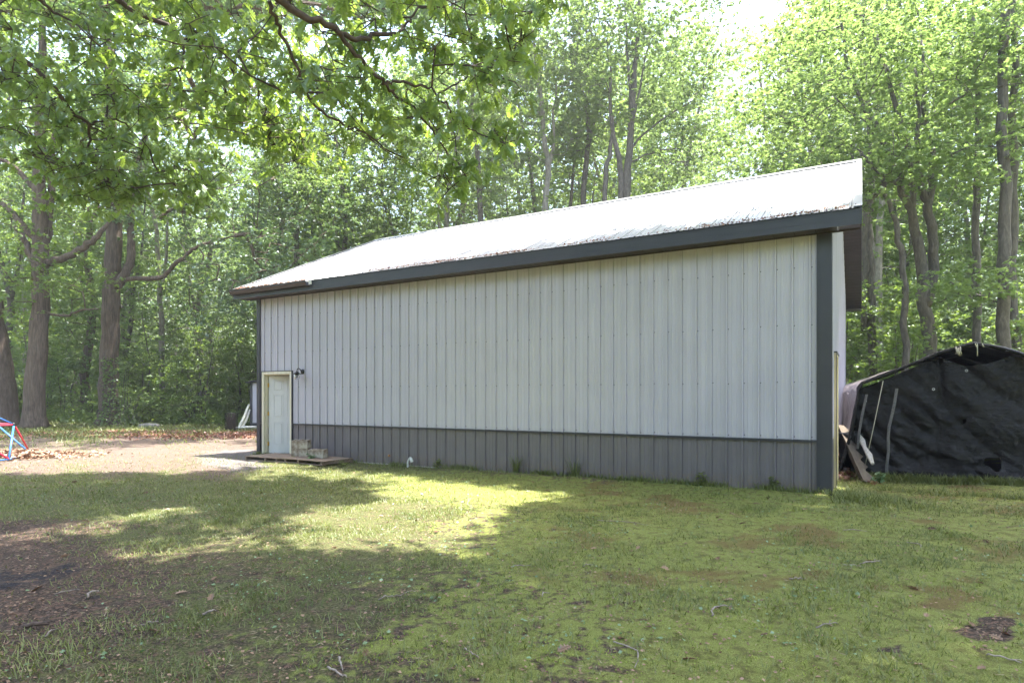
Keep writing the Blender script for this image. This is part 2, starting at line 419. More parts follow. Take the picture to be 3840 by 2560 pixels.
LIT = [  # patches of sunlight that reach the yard, outlined in the picture
    [(1000, 1742), (1300, 1765), (1700, 1795), (2050, 1835), (2180, 1862), (2050, 1880), (1900, 1900), (1860, 1950), (1780, 1990), (1800, 2050), (1640, 2060), (1500, 2070), (1330, 2080), (1300, 2060),
     (1180, 2110), (980, 2070), (1060, 2030), (1250, 2010), (1180, 1980), (1050, 1960), (1100, 1920), (1200, 1895), (1350, 1890), (1430, 1860), (1330, 1830), (1480, 1815), (1400, 1795), (1200, 1800), (1100, 1780), (980, 1800), (900, 1780)],
    [(-60, 1985), (150, 1968), (330, 1955), (560, 1945), (520, 1968), (380, 1995), (250, 2025), (60, 2050), (-60, 2062)],
    [(280, 1925), (420, 1915), (430, 1935), (300, 1942)], [(560, 1905), (780, 1900), (800, 1925), (600, 1932)],
    [(320, 2072), (560, 2060), (540, 2085), (350, 2095)], [(720, 2015), (920, 2000), (880, 2065), (740, 2065)], [(560, 1990), (640, 1975), (660, 2010), (580, 2030)],
    [(1930, 2400), (2000, 2375), (2020, 2410), (1950, 2430)],
    [(-100, 1770), (-100, 1735), (200, 1712), (420, 1700), (620, 1688), (760, 1672), (1000, 1655), (1000, 1740), (850, 1750), (700, 1775), (450, 1765), (200, 1780)],
    [(300, 1800), (430, 1793), (440, 1806), (320, 1812)], [(220, 1875), (320, 1868), (330, 1885), (230, 1890)],
    [(3280, 1893), (3400, 1888), (3390, 1908), (3300, 1908)],
]
def inpoly(px, py, poly):
    ins = np.zeros(len(px), bool); n = len(poly); j = n - 1
    for i in range(n):
        xi, yi = poly[i]; xj, yj = poly[j]
        c = ((yi > py) != (yj > py)) & (px < (xj - xi) * (py - yi) / ((yj - yi) + 1e-9) + xi)
        ins ^= c; j = i
    return ins
def lit(X, Y):
    px, py = img(X, Y); r = np.zeros(len(X), bool)
    for p in LIT: r |= inpoly(px, py, p)
    return r

# ------------------------------------------------------------------ ground
def gz(X, Y):
    h = (vn(X, Y, 2.3, 1) - .5) * .07 + (vn(X, Y, .7, 2) - .5) * .03 + (vn(X, Y, .23, 3) - .5) * .028 + (vn(X, Y, .1, 4) - .5) * .012
    lx, ly = bl(X, Y); near = np.clip((np.hypot(np.maximum(np.maximum(-lx, lx - LEN), 0), np.maximum(np.maximum(-ly, ly - WID), 0))) / 1.0, 0, 1)
    h = h * (.35 + .65 * near)
    bank = np.exp(-((ly + .28) / .25) ** 2) * ((lx > 6) & (lx < LEN)) * .05
    far = np.clip((np.hypot(X, Y) - 25) / 25, 0, 1)
    return h + bank + far * (vn(X, Y, 14, 5) - .5) * .8
gx = np.unique(np.concatenate([np.arange(-16, 14, .09), np.arange(-40, -16, .6), np.arange(14, 40, .6), np.array([-400, -250, -150, -100, -70, -55, 55, 70, 100, 150, 250, 400.])]))
gy = np.unique(np.concatenate([np.arange(2.2, 19, .08), np.arange(19, 34, .2), np.arange(34, 60, 1.2), np.arange(-8, 2.2, .5), np.array([-400, -200, -100, -50, -30, -20, -14, 75, 100, 150, 250, 400.])]))
GX, GY = np.meshgrid(gx, gy); X, Y = GX.ravel(), GY.ravel()
nx, ny = len(gx), len(gy)
idx = np.arange(nx * ny).reshape(ny, nx)
q = np.stack([idx[:-1, :-1], idx[:-1, 1:], idx[1:, 1:], idx[1:, :-1]], -1).reshape(-1, 4)
cg = [cover(X[i:i + 20000], Y[i:i + 20000]) for i in range(0, len(X), 20000)]
cg = [np.concatenate([c[k] for c in cg]) for k in range(5)]
woods = np.clip((np.hypot(X, Y) - 31) / 3, 0, 1) + ((X > 9.5) & (Y > 15)) * 1.0
M_GROUND = mat('yard_ground', (.2, .15, .1), .95, spec=.15)
m = M_GROUND
n1 = noise(m, 1.4, 6, .62); n2 = noise(m, 9, 6, .65); n3 = noise(m, 55, 5, .7); n4 = noise(m, 260, 3, .7); n5 = noise(m, 3.2, 5, .7, dist=.6)
soil = ramp(m, n3, [(.34, (.020, .014, .011)), (.52, (.065, .047, .037)), (.70, (.24, .185, .15))])
soil = mixc(m, mth(m, 'MULTIPLY', n2, .45), soil, (.085, .061, .048))
nn, ll, bb = nodes(m)
vor = nn.new('ShaderNodeTexVoronoi'); vor.inputs['Scale'].default_value = 48; vor.inputs['Randomness'].default_value = 1
tcn = nn.new('ShaderNodeTexCoord'); ll.new(tcn.outputs['Object'], vor.inputs['Vector'])
chips = ramp(m, vor.outputs['Distance'], [(.0, (.56, .43, .34)), (.22, (.20, .12, .085))])
sepc = nn.new('ShaderNodeSeparateColor'); ll.new(vor.outputs['Color'], sepc.inputs[0])
soil = mixc(m, mth(m, 'MULTIPLY', mth(m, 'GREATER_THAN', sepc.outputs[0], .72), .6), soil, chips)
turf = ramp(m, n3, [(.32, (.035, .045, .018)), (.5, (.10, .11, .04)), (.7, (.22, .19, .11))])
mosc = ramp(m, n4, [(.36, (.05, .062, .018)), (.5, (.19, .22, .05)), (.64, (.40, .42, .15))])
rust = ramp(m, n4, [(.3, (.07, .042, .018)), (.5, (.15, .09, .04)), (.7, (.24, .20, .08))])
mosc = mixc(m, ramp(m, n2, [(.36, (.8, .8, .8)), (.52, (0, 0, 0))]), mosc, ramp(m, n4, [(.35, (.05, .05, .015)), (.65, (.15, .13, .05))]))
mosc = mixc(m, attr(m, 'rust'), mosc, rust)
gravel = ramp(m, n4, [(.3, (.05, .045, .045)), (.5, (.14, .125, .125)), (.7, (.30, .28, .27))])
def soft(a, nz, w=.9, lo=.42, hi=.62):
    s = mth(m, 'ADD', attr(m, a), mth(m, 'MULTIPLY', mth(m, 'SUBTRACT', nz, .5), w)); return ramp(m, s, [(lo, (0, 0, 0)), (hi, (1, 1, 1))])
drv = ramp(m, n3, [(.34, (.055, .040, .032)), (.52, (.13, .098, .080)), (.70, (.27, .215, .18))])
soil = mixc(m, attr(m, 'drive'), soil, drv)
c = mixc(m, soft('gravel', n2, .8), soil, gravel)
c = mixc(m, soft('grass', n2, 1.3, .2, .52), c, turf)
c = mixc(m, soft('moss', n2, 1.5, .36, .56), c, mosc)
c = mixc(m, soft('woods', n2, .5), c, ramp(m, n3, [(.3, (.06, .05, .025)), (.6, (.13, .11, .05)), (.8, (.09, .13, .03))]))
c = mixc(m, mth(m, 'MULTIPLY', soft('char', n1, 1.8, .45, .8), ramp(m, n2, [(.42, (.15, .15, .15)), (.56, (1, 1, 1))])), c, ramp(m, n3, [(.35, (.016, .015, .018)), (.62, (.05, .045, .05)), (.78, (.42, .41, .44))]))
setc(m, c); hb = mth(m, 'ADD', mth(m, 'MULTIPLY', n3, .6), mth(m, 'MULTIPLY', n4, .4)); bump(m, hb, .9, .03)
ground = np_mesh('ground', np.stack([X, Y, gz(X, Y)], 1), q, M_GROUND, None, True,
                 {'grass': cg[0], 'moss': cg[1], 'char': cg[2], 'gravel': cg[3], 'rust': rustf(X, Y), 'drive': np.clip((Y - 9.5) / 3, 0, 1), 'woods': np.clip(woods, 0, 1)})
tag(ground, kind='structure')

# ------------------------------------------------------------------ the steel-clad pole building
M_PANEL = vary('light_grey_steel', (.47, .450, .525), (.51, .49, .565), 1.1, .27, .0, .55, bs=.04, bsc=3)
M_WAIN = vary('charcoal_steel', (.150, .134, .150), (.178, .160, .176), 2.0, .40, .0, .5, bs=.05, bsc=300)
bump(M_WAIN, noise(M_WAIN, 420, 3), .35, .002)
def splash(m, zc, w, col, amt):
    n, l, b = nodes(m); tc = n.new('ShaderNodeTexCoord'); sp = n.new('ShaderNodeSeparateXYZ'); l.new(tc.outputs['Object'], sp.inputs[0])
    z = mth(m, 'ADD', sp.outputs[2], mth(m, 'MULTIPLY', noise(m, 2.2, 5, .7), -.30)); f = ramp(m, z, [(zc, (1, 1, 1)), (zc + w, (0, 0, 0))])
    f = mth(m, 'MULTIPLY', f, mth(m, 'MULTIPLY', ramp(m, noise(m, 24, 5, .75), [(.42, (0, 0, 0)), (.62, (1, 1, 1))]), amt))
    cur = b.inputs['Base Color'].links[0].from_socket; setc(m, mixc(m, f, cur, col))
splash(M_WAIN, .0, .16, (.20, .15, .11), .75)
_st = ramp(M_PANEL, noise(M_PANEL, 1.6, 5, .6, mapping=(3.5, 1, .12)), [(.50, (0, 0, 0)), (.72, (1, 1, 1))])
setc(M_PANEL, mixc(M_PANEL, mth(M_PANEL, 'MULTIPLY', _st, .16), nodes(M_PANEL)[2].inputs['Base Color'].links[0].from_socket, (.22, .21, .19)))
M_TRIM = vary('dark_trim_steel', (.034, .035, .048), (.045, .045, .058), 2, .38, .0, .5)
M_BROWN = vary('brown_steel', (.032, .025, .029), (.046, .036, .040), 3, .4)
M_ROOF = vary('roof_steel', (.20, .205, .225), (.30, .305, .325), .9, .33, .2, .5, bs=.05, bsc=2)
M_JAMB = vary('raw_pine', (.62, .50, .27), (.72, .62, .38), 30, .7, mapping=(1, 1, .08))
M_FRAME = vary('cream_wood', (.60, .54, .40), (.72, .67, .54), 16, .6, mapping=(1, 1, .1))
M_DOOR = vary('white_door_paint', (.60, .60, .61), (.66, .66, .67), 2, .45)
M_BRASS = mat('brass', (.75, .50, .08), .3, .8)
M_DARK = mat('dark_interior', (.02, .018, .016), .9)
M_SCREW = mat('screw_head', (.10, .10, .11), .4, .5)
M_WHITE = vary('white_plastic', (.62, .62, .60), (.78, .78, .77), 12, .5)
M_CONC = vary('slab_edge', (.30, .28, .26), (.45, .43, .40), 20, .9, bs=.4)

shop = empty('pole_building', A0, ANG, 'long light grey steel building with charcoal wainscot and white metal roof', 'building')
PITCH = .25
def profile(x0, x1, rib=.027, phase=0.0):
    """offsets of the sheet: major rib every PITCH, two low ribs between"""
    pts = [(x0, 0)]
    k0 = int(math.floor((x0 - phase) / PITCH)) - 1
    for k in range(k0, k0 + int((x1 - x0) / PITCH) + 4):
        c = phase + k * PITCH
        for x, h in ((c - .018, 0), (c - .010, rib), (c + .010, rib), (c + .018, 0), (c + .0185, -.009), (c + .0245, -.009), (c + .025, 0), (c + .078, 0), (c + .084, .006), (c + .096, .006), (c + .102, 0),
                     (c + .152, 0), (c + .158, .006), (c + .170, .006), (c + .176, 0)):
            if x0 + .001 < x < x1 - .001: pts.append((x, h))
    pts.append((x1, 0)); return pts
def sheet(mb, pr, f0, f1, flip=False):
    vs = []; fs = []
    for x, h in pr: vs.append(f0(x, h)); vs.append(f1(x, h))
    for i in range(len(pr) - 1):
        q = (2 * i, 2 * i + 2, 2 * i + 3, 2 * i + 1); fs.append(q[::-1] if flip else q)
    mb.add(vs, fs)
ZW, ZT = .835, 4.06
xd0, xd1, zd = bx(986, 0), bx(1097, 0), 2.16
# front
mb = MB(); C0, C1 = .10, LEN - .17
for x0, x1, z0 in ((C0, xd0, ZW + .02), (xd0, xd1, zd), (xd1, C1, ZW + .02)):
    sheet(mb, profile(x0, x1), lambda x, h: (x, -h, z0), lambda x, h: (x, -h, ZT))
mb.build('wall_panel', M_PANEL, shop)
mb = MB()
for z in (ZW + .06, 1.75, 2.65, 3.55):
    for i in range(int(LEN / PITCH) + 1):
        x = i * PITCH + .03
        if not (C0 < x < C1) or (xd0 - .05 < x < xd1 + .05 and z < zd): continue
        mb.lathe([(.010, 0), (.010, .006), (.0, .009)], 6, Matrix.Translation((x, -.002, z + random.uniform(-.012, .012))) @ Matrix.Rotation(R(90), 4, 'X'))
tag(mb.build('screws', M_SCREW, shop), kind='stuff')
mb = MB()
for x0, x1 in ((C0, xd0), (xd1, C1)):
    sheet(mb, profile(x0, x1), lambda x, h: (x, -h + .004, -.15), lambda x, h: (x, -h + .004, ZW - .005))
mb.build('wainscot_panel', M_WAIN, shop)
mb = MB()
for x0, x1 in ((C0 - .04, xd0), (xd1, C1 + .03)):
    mb.box(x0, x1, -.034, .0, ZW - .004, ZW + .016); mb.box(x0, x1, -.038, -.026, ZW - .018, ZW - .0045)
mb.build('drip_trim', M_TRIM, shop)
# corner trims
mb = MB()
mb.bbox(LEN - .175, LEN + .028, -.030, -.002, -.15, ZT - .003, .005); mb.bbox(LEN + .0002, LEN + .030, .0, .16, -.15, ZT + .05, .004)
mb.box(LEN - .185, LEN - .165, -.040, -.031, -.15, ZT - .004); mb.build('corner_trim', M_TRIM, shop)
mb = MB(); mb.bbox(-.028, .105, -.030, -.002, -.15, ZT - .003, .005); mb.bbox(-.030, -.0002, .0, .15, -.15, ZT + .05, .004)
mb.box(.095, .112, -.038, -.031, -.15, ZT - .004); mb.build('corner_trim', M_TRIM, shop)
# gable walls, back wall
EZ, RZ, OV = 4.28, 6.71, .41
slope = (RZ - EZ) / (WID / 2 + OV); PA = math.atan(slope)
def zr(y): return EZ + (min(y, WID - y) + OV) * slope
gy0, gy1 = .95, 2.05
mb = MB(); mw = MB()
for y0, y1, z0 in ((.15, gy0, ZW + .02), (gy0, gy1, 2.24), (gy1, WID - .15, ZW + .02)):
    pr = profile(y0, y1) if y1 < WID / 2 or y0 > WID / 2 else profile(y0, WID / 2) + profile(WID / 2, y1)
    sheet(mb, pr, lambda y, h: (LEN + h, y, z0), lambda y, h: (LEN + h, y, zr(y) - .12))
for y0, y1 in ((.15, gy0), (gy1, WID - .15)):
    sheet(mw, profile(y0, y1), lambda y, h: (LEN + h - .004, y, -.15), lambda y, h: (LEN + h - .004, y, ZW - .002))
mb.build('gable_panel', M_PANEL, shop)
mw.build('gable_wainscot', M_WAIN, shop)
mb = MB(); mw = MB()
pr = profile(.15, WID / 2) + profile(WID / 2, WID - .15)
sheet(mb, pr, lambda y, h: (-h, y, ZW), lambda y, h: (-h, y, zr(y) - .12), True); sheet(mb, profile(.1, LEN - .1), lambda x, h: (x, WID + h, ZW), lambda x, h: (x, WID + h, ZT), True)
mb.build('gable_panel', M_PANEL, shop)
sheet(mw, profile(.1, WID - .1), lambda y, h: (-h + .004, y, -.15), lambda y, h: (-h + .004, y, ZW - .002), True); sheet(mw, profile(.1, LEN - .1), lambda x, h: (x, WID + h - .004, -.15), lambda x, h: (x, WID + h - .004, ZW - .002), True)
mw.build('gable_wainscot', M_WAIN, shop)
mb = MB(); mb.bbox(LEN - .15, LEN + .030, WID + .002, WID + .030, -.15, ZT, .004); mb.bbox(LEN + .0002, LEN + .0302, WID - .15, WID, -.15, ZT + .05, .004); mb.build('corner_trim', M_TRIM, shop)
# near-black sheets stand in for the unlit inside; doorway not see-through
mb = MB(); mb.box(.05, LEN - .15, 1.3, 1.32, 0, 4.0); mb.box(.05, LEN - .15, .14, 1.3, .0, .05); mb.build('dark_inside', M_DARK, shop)
# door on the gable side: bare pine jambs standing proud
mb = MB()
mb.bbox(LEN - .10, LEN + .055, gy0 - .02, gy0 + .03, -.02, 2.22, .003); mb.bbox(LEN - .10, LEN + .055, gy1 - .03, gy1 + .02, -.02, 2.22, .003)
mb.bbox(LEN - .10, LEN + .055, gy0 - .02, gy1 + .02, 2.2205, 2.26, .003)
gj = mb.build('side_door_frame', M_JAMB, shop)
mb = MB(); mb.box(LEN - .06, LEN - .02, gy0 + .031, gy1 - .031, 0, 2.219); mb.build('side_door', M_DOOR, shop)
mb = MB(); mb.box(LEN + .0, LEN + .07, gy0 - .04, gy1 + .04, 2.262, 2.285); mb.box(LEN + .056, LEN + .066, gy0 - .035, gy0 - .021, -.1, 2.26); mb.build('side_door_flashing', M_TRIM, shop)
# roof
def roof_pt(x, y, side, h=0):   # y measured from the near wall
    z = zr(y) + h * math.cos(PA); yy = y - (h * math.sin(PA) if y <= WID / 2 else -h * math.sin(PA)); return (x, yy, z)
X0, X1 = -OV, LEN + OV
rp = [(x, max(h, 0)) for x, h in profile(X0, X1, .014, .06)]
mb = MB()
vs = []; fs = []; NS = 14
for j in range(NS + 1):
    y = -OV - .03 + (WID / 2 + OV + .03) * j / NS
    for i, (x, h) in enumerate(rp): vs.append(roof_pt(x, y, 0, h + .004 + .0015 * math.sin(j * 1.7 + i * .13)))
n_ = len(rp)
for j in range(NS):
    for i in range(n_ - 1): fs.append((j * n_ + i, j * n_ + i + 1, (j + 1) * n_ + i + 1, (j + 1) * n_ + i))
mb.add(vs, fs)
for j in range(7):
    y = -OV + .12 + j * .78
    for i in range(int(LEN / PITCH) + 3):
        x = X0 + i * PITCH + .07 - .03
        p = roof_pt(x, y + random.uniform(-.02, .02), 0, .004); mb.box(p[0] - .007, p[0] + .007, p[1] - .007, p[1] + .007, p[2], p[2] + .012)
mb.build('roof', M_ROOF, shop)
mb = MB()
sheet(mb, rp, lambda x, h: roof_pt(x, WID / 2 + .001, 1, h + .004), lambda x, h: roof_pt(x, WID + OV, 1, h + .004))
mb.build('roof', M_ROOF, shop)
mb = MB()   # sheet underside and eave closure
mb.add([(X0, -OV, EZ - .006), (X1, -OV, EZ - .006), (X1, WID / 2, RZ - .006), (X0, WID / 2, RZ - .006), (X0, WID + OV, EZ - .006), (X1, WID + OV, EZ - .006)], [(0, 3, 2, 1), (3, 4, 5, 2)])
mb.build('roof_deck', M_DARK, shop)
mb = MB(); yr = WID / 2   # ridge cap
mb.add([(X0 - .01, yr - .15, RZ + .033 - .15 * slope), (X1 + .01, yr - .15, RZ + .033 - .15 * slope), (X1 + .01, yr, RZ + .05), (X0 - .01, yr, RZ + .05), (X0 - .01, yr + .15, RZ + .033 - .15 * slope), (X1 + .01, yr + .15, RZ + .033 - .15 * slope),
        (X0 - .01, yr - .152, RZ + .012 - .15 * slope), (X1 + .01, yr - .152, RZ + .012 - .15 * slope)], [(0, 1, 2, 3), (3, 2, 5, 4), (6, 7, 1, 0)])
mb.build('ridge_cap', M_ROOF, shop)
mb = MB()   # dark closure strip under the ridge cap, between the ribs
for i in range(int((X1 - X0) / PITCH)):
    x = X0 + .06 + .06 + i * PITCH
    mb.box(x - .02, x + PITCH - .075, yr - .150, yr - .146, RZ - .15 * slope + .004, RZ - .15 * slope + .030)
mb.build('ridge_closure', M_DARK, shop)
# rake: light cap on top, dark board below
def sloped(mb, x0, x1, y0, y1, up, dn, up2=None):
    z0, z1 = zr(y0), zr(y1)
    mb.add([(x0, y0, z0 - dn), (x1, y0, z0 - dn), (x1, y0, z0 + up), (x0, y0, z0 + up), (x0, y1, z1 - dn), (x1, y1, z1 - dn), (x1, y1, z1 + up), (x0, y1, z1 + up)],
           [(0, 1, 2, 3), (5, 4, 7, 6), (3, 2, 6, 7), (1, 0, 4, 5), (0, 3, 7, 4), (2, 1, 5, 6)])
for xs in (1, -1):
    mb = MB(); e = X1 if xs > 0 else X0
    a, b = (e - .09, e + .022) if xs > 0 else (e - .022, e + .09)
    sloped(mb, a, b, -OV - .032, WID / 2 - .15, .034, -.027); sloped(mb, a, b, WID / 2 + .15, WID + OV, .034, -.027)
    a, b = (e + .0, e + .02) if xs > 0 else (e - .02, e)
    mb.build('rake_cap', M_ROOF, shop)
    mb = MB()
    a, b = (e - .002, e + .018) if xs > 0 else (e - .018, e + .002)
    sloped(mb, a, b, -OV - .01, WID / 2, .026, .19); sloped(mb, a, b, WID / 2 + .0005, WID + OV + .01, .026, .19)
    mb.build('rake_fascia', M_TRIM, shop)
    # rake soffit with grooves across
    for y0, y1 in ((.02, WID / 2), (WID / 2 + .002, WID + OV - .02)):
        mb = MB(); L = y1 - y0; n_ = int(L / .125)
        a, b = (LEN + .03, X1 - .004) if xs > 0 else (X0 + .004, -.03)
        for i in range(n_):
            u0, u1 = y0 + L * i / n_ + .006, y0 + L * (i + 1) / n_ - .006
            sloped(mb, a, b, u0, u1, -.150, .165)
        mb.build('rake_soffit', M_BROWN, shop)
        mb = MB(); sloped(mb, a, b, y0, y1, -.10, .149); mb.build('rake_backing', M_DARK, shop)
# eaves: fascia, soffit
for side in (0, 1):
    mb = MB(); y0 = -OV if side == 0 else WID + OV - .02
    mb.box(X0 - .01, X1 + .01, y0, y0 + .02, 4.045, EZ - .012); 
    if side == 0:
        mb.box(X0 - .012, X1 + .012, y0 - .008, y0 - .0002, 4.035, 4.06); mb.box(X0 - .012, X1 + .012, y0 - .006, y0 - .0003, EZ - .045, EZ - .02)
        mb.box(X0 - .011, X1 + .011, y0 - .003, y0 - .0004, 4.12, 4.128)
    mb.build('fascia', M_TRIM, shop)
    mb = MB(); a, b = (-OV + .021, -.031) if side == 0 else (WID + .031, WID + OV - .021)
    nb = int((X1 - X0) / .30)
    for i in range(nb):
        u0 = X0 + (X1 - X0) * i / nb; w = (X1 - X0) / nb
        mb.box(u0 + .004, u0 + w - .004, a, b, 4.060, 4.068)
        mb.box(u0 + w * .5 - .006, u0 + w * .5 + .006, a, b, 4.055, 4.0598)
    if side == 0: mb.box(X0 + .01, X1 - .01, -.0445, -.0315, 4.038, 4.0595)
    mb.build('soffit', M_BROWN, shop)
# gutter left on the first length only
gxe = bx(1152, -OV - .06)
mb = MB(); gp = [(-.0, .0), (-.02, -.10), (-.075, -.11), (-.09, -.07), (-.108, -.045), (-.112, .0), (-.122, .0), (-.122, -.012), (-.118, -.05), (-.098, -.078), (-.083, -.12), (-.01, -.118), (.006, 0)]
gp2 = [(y - OV - .012, z + EZ - .02) for y, z in gp]
vs = [(X0 - .03, y, z) for y, z in gp2] + [(gxe, y, z) for y, z in gp2]; k = len(gp2)
mb.add(vs, [(i, (i + 1) % k, (i + 1) % k + k, i + k) for i in range(k)] + [tuple(range(k))])
g0 = [(X0 - .031, -OV - .012, EZ - .02), (X0 - .031, -OV - .13, EZ - .02), (X0 - .031, -OV - .095, EZ - .13), (X0 - .031, -OV - .02, EZ - .13)]
mb.add(g0, [(0, 1, 2, 3)]); mb.build('gutter', M_BROWN, shop)
mb = MB(); mb.box(gxe + .004, gxe + .10, -OV - .030, -OV - .012, EZ - .115, EZ - .018); mb.box(gxe - .02, gxe + .012, -OV - .105, -OV - .03, EZ - .05, EZ - .022); mb.build('gutter_bracket', M_WHITE, shop)
# entrance door, standing ajar inwards
yo = -.036
mb = MB(); mb.box(xd0 - .02, xd1 + .03, yo - .006, .012, zd + .0005, zd + .018); mb.box(xd0 - .018, xd0 - .0, yo - .006, .01, -.1, zd); mb.box(xd1 + .0, xd1 + .022, yo - .006, .01, -.1, zd); mb.build('door_flashing', M_TRIM, shop)
mb = MB()
mb.bbox(xd0, xd0 + .075, yo, .012, .045, zd - .0, .004); mb.bbox(xd1 - .07, xd1 - .0005, yo, .012, .045, zd, .004); mb.bbox(xd0 + .076, xd1 - .071, yo, .012, zd - .07, zd, .004)
mb.bbox(xd0 + .060, xd0 + .082, .0125, .135, .045, zd - .03, .003); mb.bbox(xd1 - .078, xd1 - .056, .0125, .135, .045, zd - .03, .003); mb.bbox(xd0 + .083, xd1 - .079, .0125, .135, zd - .085, zd - .062, .003)
mb.bbox(xd0 + .083, xd0 + .097, .04, .085, .06, zd - .09, .002)
fr = mb.build('door_frame', M_FRAME, shop)
mb = MB(); mb.bbox(xd0 - .01, xd1 + .01, -.075, .14, .0, .044, .006); mb.build('door_sill', M_CONC, shop)
dw = .88; dh = zd - .15
leafm = Matrix.Translation((xd0 + .10, .10, .055)) @ Matrix.Rotation(R(25), 4, 'Z')
mb = MB(); mb.bbox(0, dw, 0, .045, 0, dh, .003, leafm)
door = mb.build('door', M_DOOR, shop)
mb = MB()
def rect_mould(x0, x1, z0, z1):
    for a in ((x0, x1, z0, z0 + .016), (x0, x1, z1 - .016, z1), (x0, x0 + .016, z0 + .0165, z1 - .0165), (x1 - .016, x1, z0 + .0165, z1 - .0165)):
        mb.bbox(a[0], a[1], -.006, -.0003, a[2], a[3], .0028, leafm)
    mb.bbox(x0 + .035, x1 - .035, -.005, -.0003, z0 + .035, z1 - .035, .004, leafm)
for (a, b) in ((.13, .13 + (dw - .36) / 2), (dw - .13 - (dw - .36) / 2, dw - .13)):
    rect_mould(a, b, .22, .80); rect_mould(a, b, .94, 1.52); rect_mould(a, b, 1.62, dh - .12)
mb.build('door_moulding', M_DOOR, door)
for z in (.30, 1.08, 1.82):
    mb = MB(); mb.bbox(xd0 + .086, xd0 + .120, .078, .094, z - .05, z + .05, .002); mb.tube([(xd0 + .099, .073, z - .055), (xd0 + .099, .073, z + .055)], .009, 8)
    mb.build('hinge', M_BRASS, shop)
mb = MB(); mb.box(xd0 - .02, xd0 - .005, -.032, -.02, .0, ZW); mb.box(.11, LEN - .2, -.03, .01, -.1, .012); mb.build('base_board', M_CONC, shop)

# wall lamp
lx0 = bx(1136, -.02); lampz = 2.14
lamp = empty('wall_lamp', B(lx0, -.022, lampz), ANG, 'black barn lamp with a clear glass jar beside the open door', 'lamp')
M_BLACK = mat('black_metal', (.012, .012, .013), .4, .3)
mb = MB(); mb.lathe([(0, .03), (.05, .028), (.06, .02), (.062, 0)], 20, Matrix.Rotation(R(90), 4, 'X')); mb.build('wall_plate', M_BLACK, lamp, True)
mb = MB(); mb.tube([(0, -.03, 0), (0, -.07, .03), (0, -.10, .065), (0, -.14, .075), (0, -.175, .055), (0, -.185, .015), (0, -.185, -.02)], .010, 8); mb.build('arm', M_BLACK, lamp, True)
T = Matrix.Translation((0, -.185, 0))
mb = MB(); mb.lathe([(.018, .0), (.030, -.012), (.045, -.02), (.05, -.035), (.085, -.05), (.125, -.062), (.127, -.066), (.05, -.062), (.05, -.085), (.045, -.09)], 24, T); mb.build('lamp_shade', M_BLACK, lamp, True)
M_GLASS = mat('clear_glass', (1, 1, 1), .04); M_GLASS.node_tree.nodes['Principled BSDF'].inputs['Transmission Weight'].default_value = .9; M_GLASS.node_tree.nodes['Principled BSDF'].inputs['IOR'].default_value = 1.2
mb = MB(); mb.lathe([(.046, -.075), (.062, -.10), (.064, -.15), (.055, -.185), (.03, -.2), (0, -.203)], 20, T); mb.build('glass_jar', M_GLASS, lamp, True)
mb = MB(); mb.lathe([(.012, -.08), (.014, -.10), (.026, -.125), (.028, -.145), (.018, -.165), (0, -.17)], 14, T); mb.build('bulb', mat('frosted_bulb', (.85, .82, .75), .3), lamp, True)

# ------------------------------------------------------------------ pallets, blocks, pipes by the door
M_PALLET = vary('weathered_pallet', (.13, .085, .06), (.32, .24, .18), 14, .85, bs=.5, bsc=30, mapping=(.3, 3, 3))
def pallet(x0, x1, y0, y1, z, rz, label, n=6):
    c = B((x0 + x1) / 2, (y0 + y1) / 2, z); o = empty('wooden_pallet', c, ANG + rz, label, 'pallet', 'old pallets laid as a doorstep')
    w, d = (x1 - x0) / 2, (y1 - y0) / 2
    for i in range(n):
        u = -d + 2 * d * i / n; mb = MB(); j = random.uniform(-.02, .02)
        mb.bbox(-w + j, w + j * .5, u + .008, u + 2 * d / n - .008, .082, .10, .004); mb.build('slat', M_PALLET, o)
    for u in (-w + .02, -.03, w - .08):
        mb = MB(); mb.bbox(u, u + .05, -d, d, .0185, .0815, .003); mb.build('stringer', M_PALLET, o)
    for u in (-d + .01, d - .10):
        mb = MB(); mb.bbox(-w, w, u, u + .09, .0, .018, .002); mb.build('base_slat', M_PALLET, o)
    return o
pallet(bx(932, -.9), bx(1085, -.9), -1.0, -.08, .0, R(1), 'low weathered pallet set below the white door sill')
pallet(bx(1050, -.85), bx(1240, -.85), -1.02, -.12, .012, R(-3), 'weathered pallet under the three concrete blocks')
M_BLOCK = vary('dirty_block', (.19, .14, .10), (.46, .42, .36), 8, .95, bs=.5, bsc=60, p=(.36, .62))
def block(px, yl, z, rz, label):
    import bmesh
    o = empty('concrete_block', B(bx(px, yl), yl, z), ANG + rz, label, 'concrete block', 'hollow concrete blocks on the pallet')
    L, D, H = .40, .20, .19
    o.rotation_euler = (R(5) if z > .2 else R(2), 0, ANG + rz)
    mb = MB()
    mb.bbox(-L / 2, L / 2, -D / 2, -D / 2 + .034, 0, H, .004); mb.bbox(-L / 2, L / 2, D / 2 - .034, D / 2, 0, H, .004)
    for u in (-L / 2, -.018, L / 2 - .036): mb.bbox(u, u + .036, -D / 2 + .0345, D / 2 - .0345, 0.001, H - .001, .003)
    mb.build('shell', M_BLOCK, o); mb = MB(); mb.box(-L / 2 + .01, L / 2 - .01, -D / 2 + .01, D / 2 - .01, .002, .01); mb.build('core_shade', M_DARK, o)  # near-black plate stands in for shade in the hollow cores
    return o
block(1129, -.50, .118, R(24), 'stained concrete block at the bottom of the stack of two')
block(1131, -.50, .31, R(20), 'pale concrete block on top of the stack of two')
block(1193, -.55, .118, R(12), 'single concrete block standing right of the stack')
ox = bx(1535, -.16)
mb = MB(); o0 = B(ox, -.16, 0)
mb.tube([(-.04, 0, -.03), (-.045, 0, .06), (-.03, 0, .13), (.01, -.0, .19), (.04, -.01, .20), (.06, -.015, .17)], [.022] * 6, 10, caps=False)
